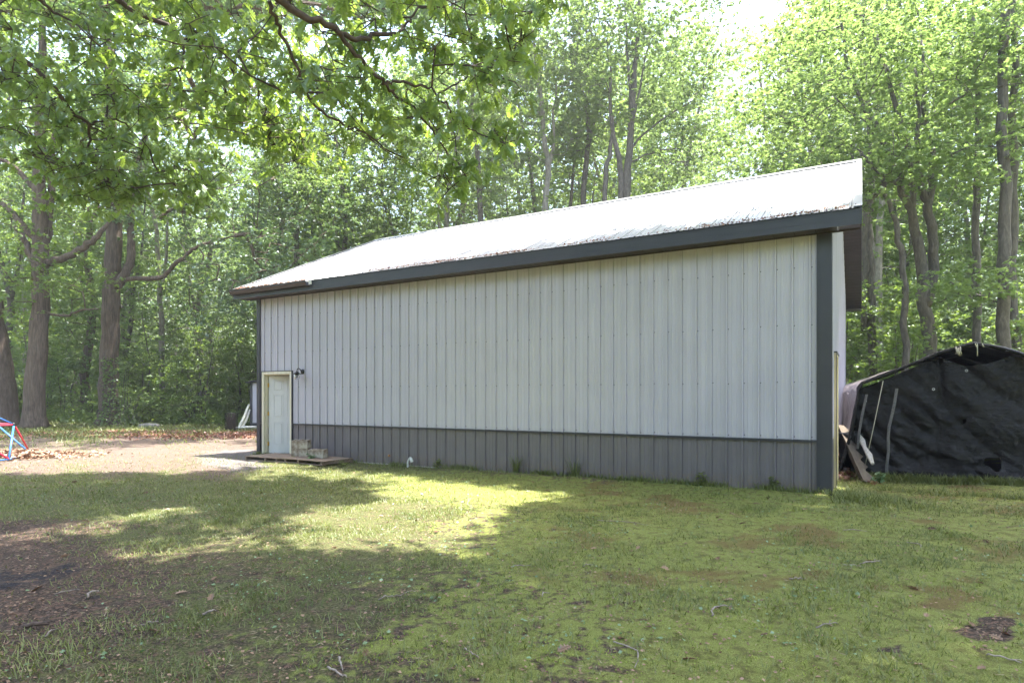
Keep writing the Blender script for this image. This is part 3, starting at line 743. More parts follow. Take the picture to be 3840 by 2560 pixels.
pe = empty('drain_pipe', o0, ANG, 'bent white plastic pipe poking up by the charcoal wall', 'pipe')
mb.build('pipe', M_WHITE, pe, True)
mb = MB(); mb.tube([(.055, -.012, .185), (.09, -.02, .115)], [.032, .033], 12, caps=False); mb.build('pipe_socket', M_WHITE, pe, True)
ce = empty('outlet_cap', B(bx(1459, -.03), -.022, .20), ANG, 'small rusty orange cap on the charcoal wall', 'cap')
mb = MB(); mb.lathe([(0, .03), (.02, .03), (.028, .015), (.03, 0)], 12, Matrix.Rotation(R(90), 4, 'X')); mb.build('cap', vary('rusty_orange', (.30, .11, .04), (.42, .20, .09), 20, .7), ce, True)
mb = MB(); mb.lathe([(0, .035), (.008, .035), (.009, .03), (.01, .028)], 8, Matrix.Rotation(R(90), 4, 'X')); mb.build('nozzle', M_BRASS, ce)

# litter on the roof edge: oak catkins and leaf crumbs
n = 3200
xs = rng.beta(.8, 1.15, n) * (LEN + .8) - .38; yy = -OV - .02 + np.abs(rng.normal(0, .085, n)); far = rng.random(n) < .06; yy[far] = -OV + rng.random(far.sum()) * 1.3
keep = rng.random(n) < np.clip(vn(xs, yy * 0, .8, 21) * 1.9 - .45, .04, 1); xs, yy = xs[keep], yy[keep]
zz = EZ + (yy + OV) * slope + .016 + rng.random(len(xs)) * .012
wp = np.array([[*B(a, b, c)] for a, b, c in zip(xs, yy, zz)])
az = rng.random(len(xs)) * 6.28; d = np.stack([np.cos(az), np.sin(az), rng.normal(0, .3, len(az))], 1)
o = leaves('roof_litter', T_DIAMOND, wp, d, np.array([0, 0, 1.]) + rng.normal(0, .5, (len(az), 3)), rng.uniform(.015, .05, len(az)), M_CATKIN); tag(o, 'rusty brown catkins and leaf crumbs along the roof edge', 'litter', kind='stuff')

# ------------------------------------------------------------------ tarp shelter
SP = Vector((6.66, 11.78, 0))
def S(x, y, z=0): return SP + ax * x + ay * y + Vector((0, 0, z))
M_TARP = mat('black_tarp', (.011, .011, .013), .34, 0, .26)
hh = noise(M_TARP, 9, 6, .62, mapping=(1, 1, 1.8), dist=.9); h2 = noise(M_TARP, 38, 3, .6)
setc(M_TARP, ramp(M_TARP, noise(M_TARP, 1.5, 5), [(.3, (.004, .004, .005)), (.7, (.012, .011, .013))]))
setr(M_TARP, ramp(M_TARP, noise(M_TARP, 6, 4), [(.3, (.13, .13, .13)), (.7, (.26, .26, .26))]))
bump(M_TARP, mth(M_TARP, 'ADD', hh, mth(M_TARP, 'MULTIPLY', h2, .06)), .9, .04)
M_TARPG = mat('grey_tarp', (.16, .14, .15), .33, 0, .5)
setc(M_TARPG, ramp(M_TARPG, noise(M_TARPG, 4, 5, mapping=(1, 1, .3)), [(.3, (.03, .026, .03)), (.7, (.13, .112, .12))])); bump(M_TARPG, noise(M_TARPG, 9, 4, mapping=(1, 1, .15)), .5, .05)
M_STRAP = vary('grey_strap', (.05, .05, .055), (.15, .145, .15), 60, .6)
M_PIPE = mat('galvanised', (.35, .35, .36), .4, .8)
M_ROPE = vary('frayed_rope', (.35, .32, .24), (.55, .52, .42), 80, .8)
shel = empty('tarp_shelter', SP, ANG, 'black tarpaulin carport shelter with a torn hole and sagging front', 'shelter')
PK, HWS, SHZ, PKZ, SL = 1.78, 1.74, 1.76, 2.44, 5.8
def edge_z(x):      # height of the roof edge along the front
    u = abs(x - PK) / HWS
    return np.interp(u, [0, .12, .35, .75, 1.0, 1.3], [PKZ, PKZ - .035, 2.27, 1.93, SHZ - .02, SHZ - .3])
nxp, nzp = 150, 90
xs = np.linspace(.04, 2 * PK - .04, nxp); V = np.zeros((nzp, nxp, 3))
for i, x in enumerate(xs):
    top = edge_z(x) - .03
    sag = np.interp(x, [1.30, 1.42, 1.6, 1.75, 1.95, 2.15, 2.3], [0, .12, .27, .30, .26, .12, .0]); top -= sag
    for j in range(nzp):
        t = j / (nzp - 1); z = top * t - .03
        fl = (1 - t) * .10 * (1 - min(1, x / 1.0)); V[j, i] = (x - fl * 2.0 * 0 - .22 * (1 - t) * np.clip(1 - x / .6, 0, 1), 0, z)
xx, zz_ = V[..., 0].ravel(), V[..., 2].ravel()
def ridge(u): return 1 - np.abs(u * 2 - 1)
q1 = xx * .75 + zz_ * .66; q2 = -xx * .66 + zz_ * .75; r1 = xx * .9 - zz_ * .45; r2 = xx * .45 + zz_ * .9
fold = (ridge(vn(q1, q2 * .28, .26, 31)) - .5) * .11 + (ridge(vn(r1 * .3, r2, .20, 32)) - .5) * .06 * np.clip(1.5 - zz_, .25, 1) + (ridge(vn(xx * .35, zz_ * 1.3, .085, 33)) - .5) * .05 * np.clip(.95 - zz_, .05, 1) + (ridge(vn(q1, q2 * .4, .075, 34)) - .5) * .040
fold += .07 * np.exp(-((xx - 1.28 - (2.0 - zz_) * .10) / .05) ** 2) * np.clip(zz_ - .9, 0, 1)     # gather below the tie
fold += -.10 * np.exp(-((zz_ - .12) / .12) ** 2) * .8
V[..., 1] = fold.reshape(nzp, nxp) - .02
idx = np.arange(nxp * nzp).reshape(nzp, nxp); q = np.stack([idx[:-1, :-1], idx[:-1, 1:], idx[1:, 1:], idx[1:, :-1]], -1).reshape(-1, 4)
cxy = V.reshape(-1, 3)[q].mean(1)
def fpx(x, y):     # picture point -> shelter front coordinates
    k = (x - CX) / F; t = (k * SP.y - SP.x) / (ax.x - k * ax.y); Yd = SP.y + ax.y * t; return t, CH + (HY - y) / F * Yd
hole = [fpx(*p) for p in ((3682, 1722), (3700, 1716), (3752, 1716), (3758, 1728), (3748, 1770), (3735, 1768), (3712, 1752), (3692, 1738))]
hole2 = [fpx(*p) for p in ((3603, 1582), (3612, 1566), (3622, 1570), (3625, 1586), (3612, 1590))]
kp = ~inpoly(cxy[:, 0], cxy[:, 2], hole) & ~inpoly(cxy[:, 0], cxy[:, 2], hole2)
np_mesh('front_panel', V.reshape(-1, 3), q[kp], M_TARP, shel, True)
# roof and side cover
prof = [(-.34, 0.02), (-.22, .45), (-.10, 1.0), (-.02, 1.5), (.0, 1.70), (.06, 1.80), (.45, 1.955), (.90, 2.16), (1.25, 2.32), (1.55, 2.42), (PK, 2.47)]
prof = prof + [(2 * PK - a, b) for a, b in prof[::-1][1:]]
pp = []
for i in range(len(prof) - 1):
    for j in range(6): t = j / 6; pp.append((prof[i][0] * (1 - t) + prof[i + 1][0] * t, prof[i][1] * (1 - t) + prof[i + 1][1] * t))
pp.append(prof[-1]); pp = np.array(pp); nyp = 70; ys = np.linspace(-.09, SL, nyp)
Vc = np.zeros((nyp, len(pp), 3)); Vc[..., 0] = pp[None, :, 0]; Vc[..., 2] = pp[None, :, 1]; Vc[..., 1] = ys[:, None]
xx, yy2, zz_ = Vc[..., 0].ravel(), Vc[..., 1].ravel(), Vc[..., 2].ravel()
rib = -.06 * np.abs(np.sin(yy2 / 1.45 * np.pi)); dd = (vn(yy2, zz_ * .4 + xx, .22, 41) - .5) * .07
Vc[..., 2] += (rib * (zz_ > 1.6) + dd * .5).reshape(nyp, -1); Vc[..., 0] += (-.085 * np.clip(yy2, 0, 9) * (xx < PK - .2) * np.clip((PK - xx) / 1.2, 0, 1)).reshape(nyp, -1); Vc[..., 0] += (dd * np.where(xx < PK, -1, 1) * (zz_ < 1.7)).reshape(nyp, -1)
idx = np.arange(Vc.shape[0] * Vc.shape[1]).reshape(Vc.shape[:2]); q = np.stack([idx[:-1, :-1], idx[:-1, 1:], idx[1:, 1:], idx[1:, :-1]], -1).reshape(-1, 4)
np_mesh('cover', Vc.reshape(-1, 3), q, M_TARPG, shel, True)
mb = MB(); # black hem round the front edge, back wall
hem = [(a, -.10 + random.uniform(-.01, .01), b - .012) for a, b in pp[::3] if b > .0]
mb.tube(hem, [.035 + .008 * math.sin(i * 1.7) for i in range(len(hem))], 7); mb.build('hem', M_TARP, shel, True)
mb = MB(); w_ = [(a, SL - .02, b - .03) for a, b in prof]; mb.add(w_, [tuple(range(len(w_)))]); mb.build('back_panel', M_TARP, shel)
mb = MB(); mb.box(-.2, 2 * PK + .2, .35, 5, -.01, .01); mb.build('shade_sheet', M_DARK, shel)  # near-black floor stands in for the shade inside the shelter
for yk in (2.2, 3.9, 5.6):
    mb = MB(); mb.tube([(.10, yk, 0), (.10, yk, 1.66), (.2, yk, 1.76), (PK, yk, 2.36), (2 * PK - .2, yk, 1.76), (2 * PK - .10, yk, 1.66), (2 * PK - .10, yk, 0)], .02, 8); mb.build('frame_hoop', M_PIPE, shel, True)
def strip(pts, w, m, name, off=-.10):
    mb = MB(); P2 = [fpx(*p) for p in pts]; vs = []
    for (a, z) in P2: vs += [(a - w / 2, off, z), (a - w / 6, off - .012, z), (a + w / 6, off - .012, z), (a + w / 2, off, z)]
    fs = []
    for i in range(len(P2) - 1):
        for k in range(3): fs.append((4 * i + k, 4 * i + k + 1, 4 * i + k + 5, 4 * i + k + 4))
    mb.add(vs, fs); return mb.build(name, m, shel, True)
strip([(3362, 1456), (3354, 1510), (3343, 1560), (3333, 1600), (3330, 1640), (3331, 1690), (3325, 1740), (3323, 1790)], .05, M_STRAP, 'zip_strip')
strip([(3250, 1478), (3244, 1505), (3232, 1560), (3222, 1620), (3216, 1680)], .045, M_STRAP, 'zip_strip', -.13)
mb = MB(); a = fpx(3311, 1428); b = fpx(3240, 1760)
mb.tube([(a[0], -.14, a[1]), ((a[0] + b[0]) / 2, -.17, (a[1] + b[1]) / 2 - .02), (b[0], -.16, b[1])], .008, 6); mb.build('tie_rope', M_ROPE, shel, True)
mb = MB()
for i in range(7):
    a = fpx(3590 + random.uniform(-12, 12), 1305 + random.uniform(-8, 8)); b = fpx(3590 + random.uniform(-12, 12), 1330 + random.uniform(-8, 8))
    mb.tube([(a[0], -.15, a[1]), ((a[0] + b[0]) / 2 + random.uniform(-.03, .03), -.19, (a[1] + b[1]) / 2), (b[0], -.16, b[1])], .008, 5)
mb.build('tie_knot', M_ROPE, shel, True); mb = MB()
a = fpx(3660, 1296); b = fpx(3660, 1336); mb.tube([(a[0], -.14, a[1] + .03), (a[0], -.15, b[1])], .009, 5)
mb.build('hanging_cord', M_ROPE, shel, True)
for px_ in (3652, 3678): a = fpx(px_, 1296); mb = MB(); mb.tube([(a[0], -.145, a[1] + .03), (a[0] + .02, -.15, a[1] - .04)], .009, 5); mb.build('tie_loop', M_ROPE, shel, True)
for px_, py_ in ((3498, 1459), (3620, 1390), (3245, 1503)):
    a = fpx(px_, py_); mb = MB(); mb.lathe([(.010, 0), (.020, .004), (.024, 0), (.020, -.004), (.010, 0)], 14, Matrix.Translation((a[0], -.13, a[1])) @ Matrix.Rotation(R(90), 4, 'X')); mb.build('grommet', M_PIPE, shel, True)

# ------------------------------------------------------------------ leaning stair stringers, posts, leaf heap between building and shelter
M_OLDW = vary('old_board', (.065, .052, .042), (.16, .13, .10), 9, .9, bs=.6, bsc=40, mapping=(1, 1, .3))
M_PALEW = vary('split_white_wood', (.42, .39, .36), (.62, .59, .56), 30, .85, bs=.4)
st = empty('stair_stringer', G(3205, 1800), 0, 'old sawtooth stair boards leaning against the building corner', 'stair boards')
b0 = G(3245, 1806); b0.z = 0; t0 = P(3146, 1592, 12.2)
Mst = Matrix.Translation(-Vector(st.location))
for kx in range(4):
    o_ = Vector((.035 * kx, .09 * kx, -.012 * kx)); p0, p1 = b0 + o_, t0 + o_; d = (p1 - p0); L = d.length; d.normalize(); sid = Vector((d.z, 0, -d.x)).normalized(); th = Vector((0, .035, .0))
    out = [(0, 0), (0, .10)]
    for s_ in range(5):
        u = .05 + s_ * (L - .2) / 5; out += [(u + .02, .12), (u + .11, .20), (u + (L - .2) / 5 - .015, .115)]
    out += [(L - .14, .17), (L, .10), (L, -.02), (0.02, -.02)]
    vs = [p0 + d * u + sid * v for u, v in out] + [p0 + d * u + sid * v + th for u, v in out]; k = len(out); mb = MB()
    mb.add([Mst @ v for v in vs], [tuple(range(k))[::-1], tuple(range(k, 2 * k))] + [(i, (i + 1) % k, (i + 1) % k + k, i + k) for i in range(k)]); mb.build('board', M_OLDW, st)
for u0, u1 in ((.30, .58), (.55, .86)):
    mb = MB(); p = b0 + (t0 - b0) * (1 - u1) ; 
    a = b0.lerp(t0, 1 - u0 * .95) + Vector((.23, .0, .12)); b = b0.lerp(t0, 1 - u1 * .95) + Vector((.23, 0, .12))
    mb.tube([Mst @ a, Mst @ a.lerp(b, .5) + Vector((.01, 0, .01)), Mst @ b], [.035, .055, .03], 5); mb.build('split_tread', M_PALEW, st)
pf = empty('wooden_post_rail', P(3180, 1650, 16.2) * 1, 0, 'short wooden rail with two posts behind the leaning stair boards', 'railing'); pf.location.z = 0; pc = pf.location
for px_ in (3173, 3186):
    q_ = P(px_, 1600, 16.2); mb = MB(); mb.bbox(q_.x - pc.x - .03, q_.x - pc.x + .03, -.03, .03, 0, 1.0, .004); mb.build('post', M_OLDW, pf)
mb = MB(); mb.bbox(-.12, .10, -.075, -.035, .80, .98, .004); mb.build('rail', M_OLDW, pf)
mb = MB(); mb.bbox(-.10, .22, -.02, .02, .70, .76, .004); mb.build('rail', M_OLDW, pf)
hb_ = empty('black_bin', B(LEN + .30, 3.2), ANG, 'black plastic bin standing behind the leaning stair boards', 'bin')
mb = MB(); mb.lathe([(.0, .0), (.24, 0), (.29, .75), (.31, .78), (.31, .82), (.0, .84)], 18); mb.build('tub', mat('black_plastic', (.02, .022, .03), .45), hb_, True)
mb = MB(); mb.tube([(-.2, -.22, .80), (0, -.3, .86), (.2, -.22, .80)], .015, 6); mb.build('handle', M_BLACK, hb_, True)
n = 5200; u = rng.normal(0, 1, (n, 2)); c0 = G(3172, 1775); hp = np.stack([c0.x + .10 + u[:, 0] * .20 + u[:, 1] * .10, c0.y + 1.1 + u[:, 1] * .75, np.zeros(n)], 1)
rr_ = np.hypot(u[:, 0], u[:, 1]); hp[:, 2] = .62 * np.exp(-rr_ ** 2 * .45) * rng.random(n) ** .25
az = rng.random(n) * 6.28
o = leaves('leaf_heap', T_LOBED, hp, np.stack([np.cos(az), np.sin(az), rng.normal(0, .4, n)], 1), np.array([0, -.3, 1.]) + rng.normal(0, .6, (n, 3)), rng.uniform(.06, .13, n), M_REDLEAF)
tag(o, 'heap of russet fallen leaves between steel building and black shelter', 'leaf heap', kind='stuff')

# ------------------------------------------------------------------ climbing dome
M_BLUE = vary('blue_tube_paint', (.03, .13, .42), (.06, .22, .58), 20, .4); M_RED = vary('red_tube_paint', (.50, .02, .05), (.62, .06, .10), 20, .4)
dome = empty('climbing_dome', (-13.75, 14.75, 0), 0, 'blue and red tube climbing dome at the edge of the dirt yard', 'climbing dome')
DR = 1.78
base_n = [Vector((DR * math.cos(R(-5 + 60 * k)), DR * math.sin(R(-5 + 60 * k)), .03)) for k in range(6)]
mid_n = [Vector((1.42 * math.cos(R(25 + 60 * k)), 1.42 * math.sin(R(25 + 60 * k)), .82)) for k in range(6)]
top_n = [Vector((.75 * math.cos(R(-5 + 120 * k)), .75 * math.sin(R(-5 + 120 * k)), 1.35)) for k in range(3)]
bars = []
for k in range(6):
    bars += [(base_n[k], base_n[(k + 1) % 6], 0), (base_n[k], mid_n[k], 0), (base_n[(k + 1) % 6], mid_n[k], k % 2 == 0 and 0 or 1), (mid_n[k], mid_n[(k + 1) % 6], 1)]
for k in range(6): bars.append((mid_n[k], top_n[((k + 1) // 2) % 3], 0))
for k in range(3): bars.append((top_n[k], top_n[(k + 1) % 3], 1))
for k in range(6): bars.append((base_n[k].lerp(mid_n[k], .02), mid_n[(k + 5) % 6].lerp(base_n[k], .55) * 1, 1))
for a, b, c_ in bars:
    mb = MB(); mb.tube([a, b], .021, 8); mb.build('bar', M_RED if c_ else M_BLUE, dome, True)
for p in mid_n + top_n:
    mb = MB(); d_ = p.normalized(); mb.lathe([(0, .03), (.05, .028), (.055, .01), (.055, -.02), (0, -.025)], 12, Matrix.Translation(p) @ d_.to_track_quat('Z', 'Y').to_matrix().to_4x4()); mb.build('hub', M_BLACK, dome, True)
def leafpile(name, c, rx, ry, h, n, size, m, label):
    u = rng.normal(0, .5, (n, 2)); p = np.stack([c[0] + u[:, 0] * rx, c[1] + u[:, 1] * ry, .02 + h * np.exp(-(u ** 2).sum(1) * 1.5) * rng.random(n)], 1); az = rng.random(n) * 6.28
    o = leaves(name, T_LOBED, p, np.stack([np.cos(az), np.sin(az), rng.normal(0, .3, n)], 1), np.array([0, 0, 1.]) + rng.normal(0, .5, (n, 3)), rng.uniform(*size, n), m); return tag(o, label, 'leaf pile', kind='stuff')
leafpile('leaf_pile', (-12.6, 15.6), 1.6, .9, .16, 2600, (.06, .12), M_LITTER, 'pale brown dead leaves piled round the foot of the climbing dome')
leafpile('leaf_drift', (-16, 25.0), 9.0, 2.6, .03, 5200, (.07, .14), M_REDLEAF, 'rusty drift of dead leaves along the edge of the woods')
leafpile('leaf_drift', (-11.0, 23.8), 3.5, 2.0, .03, 2200, (.07, .13), M_REDLEAF, 'rusty drift of dead leaves in front of the small grey shed')

# ------------------------------------------------------------------ shed, poles, wire bin, log
shd = empty('garden_shed', (-11.9, 29.0, 0), R(-4), 'small grey shed with dark trim behind the building corner', 'shed')
SX0 = (938 - CX) / F * 29.0 + 11.9; mb = MB(); mb.box(SX0, 3.5, .0, 2.6, .18, 2.15); mb.build('wall', M_PANEL, shd)
mb = MB(); mb.bbox(SX0 - .02, SX0 + .10, -.03, .0, .12, 2.18, .005); mb.bbox(SX0 + .101, 3.5, -.03, -.001, .12, .27, .005); mb.box(SX0 + .40, SX0 + .415, -.012, -.001, .27, 2.15); mb.build('trim', M_TRIM, shd)
mb = MB(); Mr = Matrix.Translation((SX0 - .16, -.22, 2.15)) @ Matrix.Rotation(R(-9), 4, 'Y'); mb.bbox(0, 4.2, 0, 3.0, .0, .05, .01, Mr); mb.build('roof', M_TRIM, shd)
mb = MB(); mb.bbox(SX0 + .05, 3.4, .05, .25, 0, .17, .01); mb.bbox(SX0 + .05, 3.4, 2.2, 2.4, 0, .17, .01); mb.build('skid', M_OLDW, shd)
M_BIRCH = vary('peeled_pole', (.42, .42, .36), (.60, .60, .52), 9, .8, bs=.3)
for i, (a, b, lab) in enumerate((((894, 1599), (934, 1517), 'pale peeled pole leaning on the shed, front one of two'), ((907, 1597), (936, 1536), 'pale peeled pole leaning on the shed, shorter rear one'))):
    pa = G(a[0], a[1]); Yd = 28.6; k_ = Yd; pa = P(a[0], 1604, 28.0 - .0 + i * .2); pa.z = 0; pb = P(b[0], b[1], 28.85)
    mb = MB(); w = wob([Vector((0, 0, 0)), (pb - pa) * .5 + Vector((.02, 0, .03)), pb - pa], .008); mb.tube(w, lerp_list([.075, .06, .045], len(w)), 8)
    o = mb.build('leaning_pole', M_BIRCH, None, True); o.location = pa; tag(o, lab, 'pole', 'poles leaning on the shed')
pa = P(876, 1590, 27.6); pa.z = .07; pb = P(962, 1580, 28.4); pb.z = .10
mb = MB(); mb.tube([(0, 0, 0), (pb - pa) * .5 + Vector((0, 0, .03)), pb - pa], .06, 10); o = mb.build('ground_pipe', M_WHITE, None, True); o.location = pa; tag(o, 'white pipe lying on the ground below the small shed', 'pipe')
wb = empty('wire_bin', P(867, 1600, 27.2), 0, 'dark wire mesh bin full of brush near the shed', 'wire bin'); wb.location.z = 0
mb = MB(); rr_ = .26; HB = .78
for z in np.linspace(.02, HB, 9): mb.tube([(rr_ * math.cos(t), rr_ * math.sin(t), z) for t in np.linspace(0, 2 * math.pi, 17)], .006, 4)
for t in np.linspace(0, 2 * math.pi, 25)[:-1]: mb.tube([(rr_ * math.cos(t), rr_ * math.sin(t), 0), (rr_ * math.cos(t), rr_ * math.sin(t), HB)], .006, 4)
mb.build('mesh', M_BLACK, wb)
mb = MB()
for i in range(110):
    t = random.random() * 6.28; r_ = .2 * math.sqrt(random.random()); t2 = t + random.uniform(-1, 1); mb.tube([(r_ * math.cos(t), r_ * math.sin(t), random.random() * .2), (r_ * math.cos(t2), r_ * math.sin(t2), random.uniform(.3, .8))], .012, 4)
mb.build('brush', M_TWIG, wb)
lg = P(523, 1598, 29.5); lg.z = .10; mb = MB(); mb.tube(wob([(0, 0, 0), (.45, .05, .02), (.95, .0, .0)], .01), lerp_list([.11, .12, .09], 9), 10); o = mb.build('fallen_log', M_BARK3, None, True); o.location = lg; tag(o, 'short pale fallen log lying right of the big vine-clad oak', 'log')

# ------------------------------------------------------------------ yard cover: grass, moss, weeds, litter, sticks
def in_building(X, Y, pad=.0):
    lx, ly = bl(X, Y); a = (lx > -pad) & (lx < LEN + pad) & (ly > -pad) & (ly < WID + pad)
    dx, dy = X - SP.x, Y - SP.y; sx = dx * ax.x + dy * ax.y; sy = dx * ay.x + dy * ay.y
    return a | ((sx > -.15) & (sy > .02) & (sy < SL) & (sx < 4))
def sample(n, y0, y1, p=1.0):
    u = rng.random(n); Y = (y0 ** p + u * (y1 ** p - y0 ** p)) ** (1 / p); X = (rng.random(n) * 2 - 1) * (.86 * Y + .15); return X, Y
def blades(name, n, y0, y1, dens, h, w, m, label, cat, p=1.2, lean=.35, tuft=0.0, rn=None):
    X, Y = sample(n, y0, y1, p)
    cv = cover(X, Y); keep = rng.random(n) < dens(cv, X, Y); keep &= ~in_building(X, Y, .01)
    X, Y = X[keep], Y[keep]; k = len(X)
    Z = gz(X, Y) - .004; az = rng.random(k) * 6.28; L = lean + rng.random(k) * lean
    d = np.stack([np.cos(az) * L, np.sin(az) * L, np.ones(k)], 1); nr = np.stack([np.cos(az), np.sin(az), np.zeros(k)], 1) * 1.0 + rng.normal(0, .2, (k, 3))
    hs = h[0] + (h[1] - h[0]) * rng.random(k) ** 1.7; hs = hs * (.55 + .9 * vn(X, Y, .5, 8))
    r_ = np.clip(vn(X, Y, .9, 9) * .45 + vn(X, Y, .13, 10) * .45 + rng.random(k) * .45 - .15, 0, 1)
    o = leaves(name, T_BLADE, np.stack([X, Y, Z], 1), d, nr, hs, m, None, r_, w * (1 + Y / 12.0) * rng.uniform(.7, 1.2, k))
    return tag(o, label, cat, kind='stuff')
gpatch = lambda X, Y: np.clip((vn(X, Y, .55, 11) * .6 + vn(X, Y, .16, 12) * .4 - .30) * 2.6, .02, 1)
blades('grass', 230000, 3.1, 8.5, lambda c, X, Y: np.clip(c[0] * 1.35, 0, 1) * gpatch(X, Y) * .9, (.022, .085), .0048, M_GRASS, 'thin green grass scattered over the near yard', 'grass')
blades('grass', 190000, 8.5, 19, lambda c, X, Y: np.clip(c[0] * 1.2 - .05, 0, 1) * (.35 + .65 * gpatch(X, Y)), (.03, .085), .006, M_GRASS, 'longer green grass in the band before the door', 'grass')
blades('grass', 60000, 19, 34, lambda c, X, Y: np.clip(c[0] * 1.3 - .1, 0, 1), (.08, .24), .012, M_GRASS, 'tall grass fringe at the foot of the woods', 'grass', lean=.45)
blades('moss', 330000, 3.1, 13, lambda c, X, Y: np.clip(c[1] * 1.3 - .38 + (vn(X, Y, .5, 14) - .5) * 1.3 + (vn(X, Y, .13, 15) - .5) * .7, 0, .8) * (1 - .85 * rustf(X, Y)) * np.clip(vn(X, Y, .085, 16) * 1.6 + vn(X, Y, .28, 18) * 1.5 - .95, .04, 1), (.006, .024), .0075, M_MOSS, 'soft yellow green moss carpeting the yard', 'moss', lean=.6)
blades('moss', 40000, 3.1, 13, lambda c, X, Y: np.clip(c[1] * 1.3 - .3, 0, .7) * rustf(X, Y), (.008, .022), .005, M_RUSTM, 'rusty red spore stalks in patches on the moss', 'moss', lean=.4)
blades('dry_grass', 60000, 3.1, 11, lambda c, X, Y: np.clip(.8 - c[1] * .5, .15, 1) * (c[2] < .3), (.02, .055), .0042, M_STRAW, 'dry straw and dead grass lying over the yard', 'dry grass', lean=2.8)
# shaggy strip along the wall foot and round the right corner
n = 9000; lx = rng.random(n) * LEN; ly = -.03 - np.abs(rng.normal(0, .10, n)); k = rng.random(n) < np.clip(vn(lx, ly * 0, .45, 17) * 1.8 - .45, .05, 1); lx, ly = lx[k], ly[k]
n2_ = 2600; lx = np.concatenate([lx, LEN + .05 + np.abs(rng.normal(0, .6, n2_)), rng.random(1300) * 4 + LEN + .6]); ly = np.concatenate([ly, rng.normal(-.1, .30, n2_), 1.35 - rng.random(1300) * .3 + 0 * 1])
X = A0.x + ax.x * lx + ay.x * ly; Y = A0.y + ax.y * lx + ay.y * ly; kk = ~in_building(X, Y, .0); X, Y = X[kk], Y[kk]; k = len(X); az = rng.random(k) * 6.28; L = rng.uniform(.2, .9, k)
o = leaves('wall_foot_grass', T_BLADE, np.stack([X, Y, gz(X, Y)], 1), np.stack([np.cos(az) * L, np.sin(az) * L, np.ones(k)], 1), np.stack([np.cos(az), np.sin(az), 0 * az], 1), rng.uniform(.04, .20, k) ** 1.1, M_GRASS, None, None, .012)
tag(o, 'wispy long grass along the foot of the charcoal wainscot', 'grass', kind='stuff')
n = 5200; t_ = rng.random(n) * 3.8 - .2; X = SP.x + ax.x * t_ + ay.x * (-.14 - np.abs(rng.normal(0, .16, n))); Y = SP.y + ax.y * t_ + ay.y * (-.14 - np.abs(rng.normal(0, .16, n))); az = rng.random(n) * 6.28; L = rng.uniform(.2, .9, n)
o = leaves('shelter_foot_grass', T_BLADE, np.stack([X, Y, gz(X, Y)], 1), np.stack([np.cos(az) * L, np.sin(az) * L, np.ones(n)], 1), np.stack([np.cos(az), np.sin(az), 0 * az], 1), rng.uniform(.05, .22, n), M_GRASS, None, None, .012)
tag(o, 'long grass and weeds along the foot of the black tarpaulin', 'grass', kind='stuff')
def flat_bits(name, n, y0, y1, dens, size, tpl, m, label, cat, p=1.15, tilt=.35, lift=.012, width=None):
    X, Y = sample(n, y0, y1, p); cv = cover(X, Y); k = (rng.random(n) < dens(cv, X, Y)) & ~in_building(X, Y, .03); X, Y = X[k], Y[k]; n = len(X); az = rng.random(n) * 6.28
    s = size[0] + (size[1] - size[0]) * rng.random(n) ** 2.2
    o = leaves(name, tpl, np.stack([X, Y, gz(X, Y) + lift * (.5 + rng.random(n))], 1), np.stack([np.cos(az), np.sin(az), rng.normal(0, .15, n)], 1), np.array([0, 0, 1.]) + rng.normal(0, tilt, (n, 3)), s, m, None, None, None if width is None else s * width)
    return tag(o, label, cat, kind='stuff')
flat_bits('leaf_crumbs', 60000, 3.1, 14, lambda c, X, Y: np.clip(1.0 - c[1] * .72, .2, 1) * np.clip(vn(X, Y, .6, 19) * 1.5 - .2, .1, 1), (.008, .032), T_DIAMOND, M_LITTER, 'crumbs of brown leaf and bark over the ground', 'litter')
flat_bits('dead_leaves', 900, 3.1, 20, lambda c, X, Y: .75 + 0 * X, (.03, .10), T_OAK, M_LITTER, 'dry brown oak leaves scattered over the yard', 'dead leaves', tilt=.3, lift=.02)
flat_bits('weeds', 16000, 3.1, 13, lambda c, X, Y: np.clip(vn(X, Y, .45, 23) * 2.6 - 1.2, .02, 1) * np.clip(c[0] + c[1], 0, 1), (.012, .038), T_DIAMOND, M_CLOVER, 'small pale leaved weeds in the lawn', 'weeds', tilt=.4, lift=.02, width=1.2)
M_STICK = vary('stick_bark', (.13, .10, .085), (.36, .31, .27), 25, .9, bs=.4, bsc=80)
STK = [((2670, 2326), (2745, 2290), .011, 'curved'), ((3400, 2033), (3452, 2055), .009, 'hooked'), ((3226, 2118), (3302, 2106), .012, 'forked'), ((3162, 2118), (3232, 2126), .008, 'straight'),
       ((3163, 1992), (3250, 1996), .008, 'straight'), ((2300, 2420), (2380, 2520), .009, 'curved'), ((1420, 2252), (1475, 2240), .010, 'pale'), ((1915, 2138), (1990, 2132), .008, 'straight'), ((2032, 2240), (2063, 2226), .008, 'curved'),
       ((1740, 2455), (1805, 2500), .009, 'dark'), ((1270, 2480), (1285, 2530), .012, 'pale'), ((530, 2356), (595, 2345), .010, 'pale'), ((205, 2238), (300, 2222), .008, 'long thin'), ((1230, 2520), (1300, 2560), .012, 'dark'),
       ((2240, 1960), (2430, 1978), .007, 'long thin'), ((760, 2312), (810, 2300), .016, 'mossy'), ((90, 2365), (180, 2358), .028, 'thick charred'), ((330, 2252), (372, 2228), .016, 'curled bark'), ((1480, 2240), (1560, 2220), .007, 'thin'),
       ((3060, 2366), (3140, 2350), .010, 'forked'), ((2185, 2130), (2225, 2125), .008, 'short'), ((2960, 2185), (3020, 2183), .010, 'dark short'), ((3700, 2480), (3830, 2510), .010, 'long'), ((170, 2390), (215, 2362), .008, 'pale thin')]
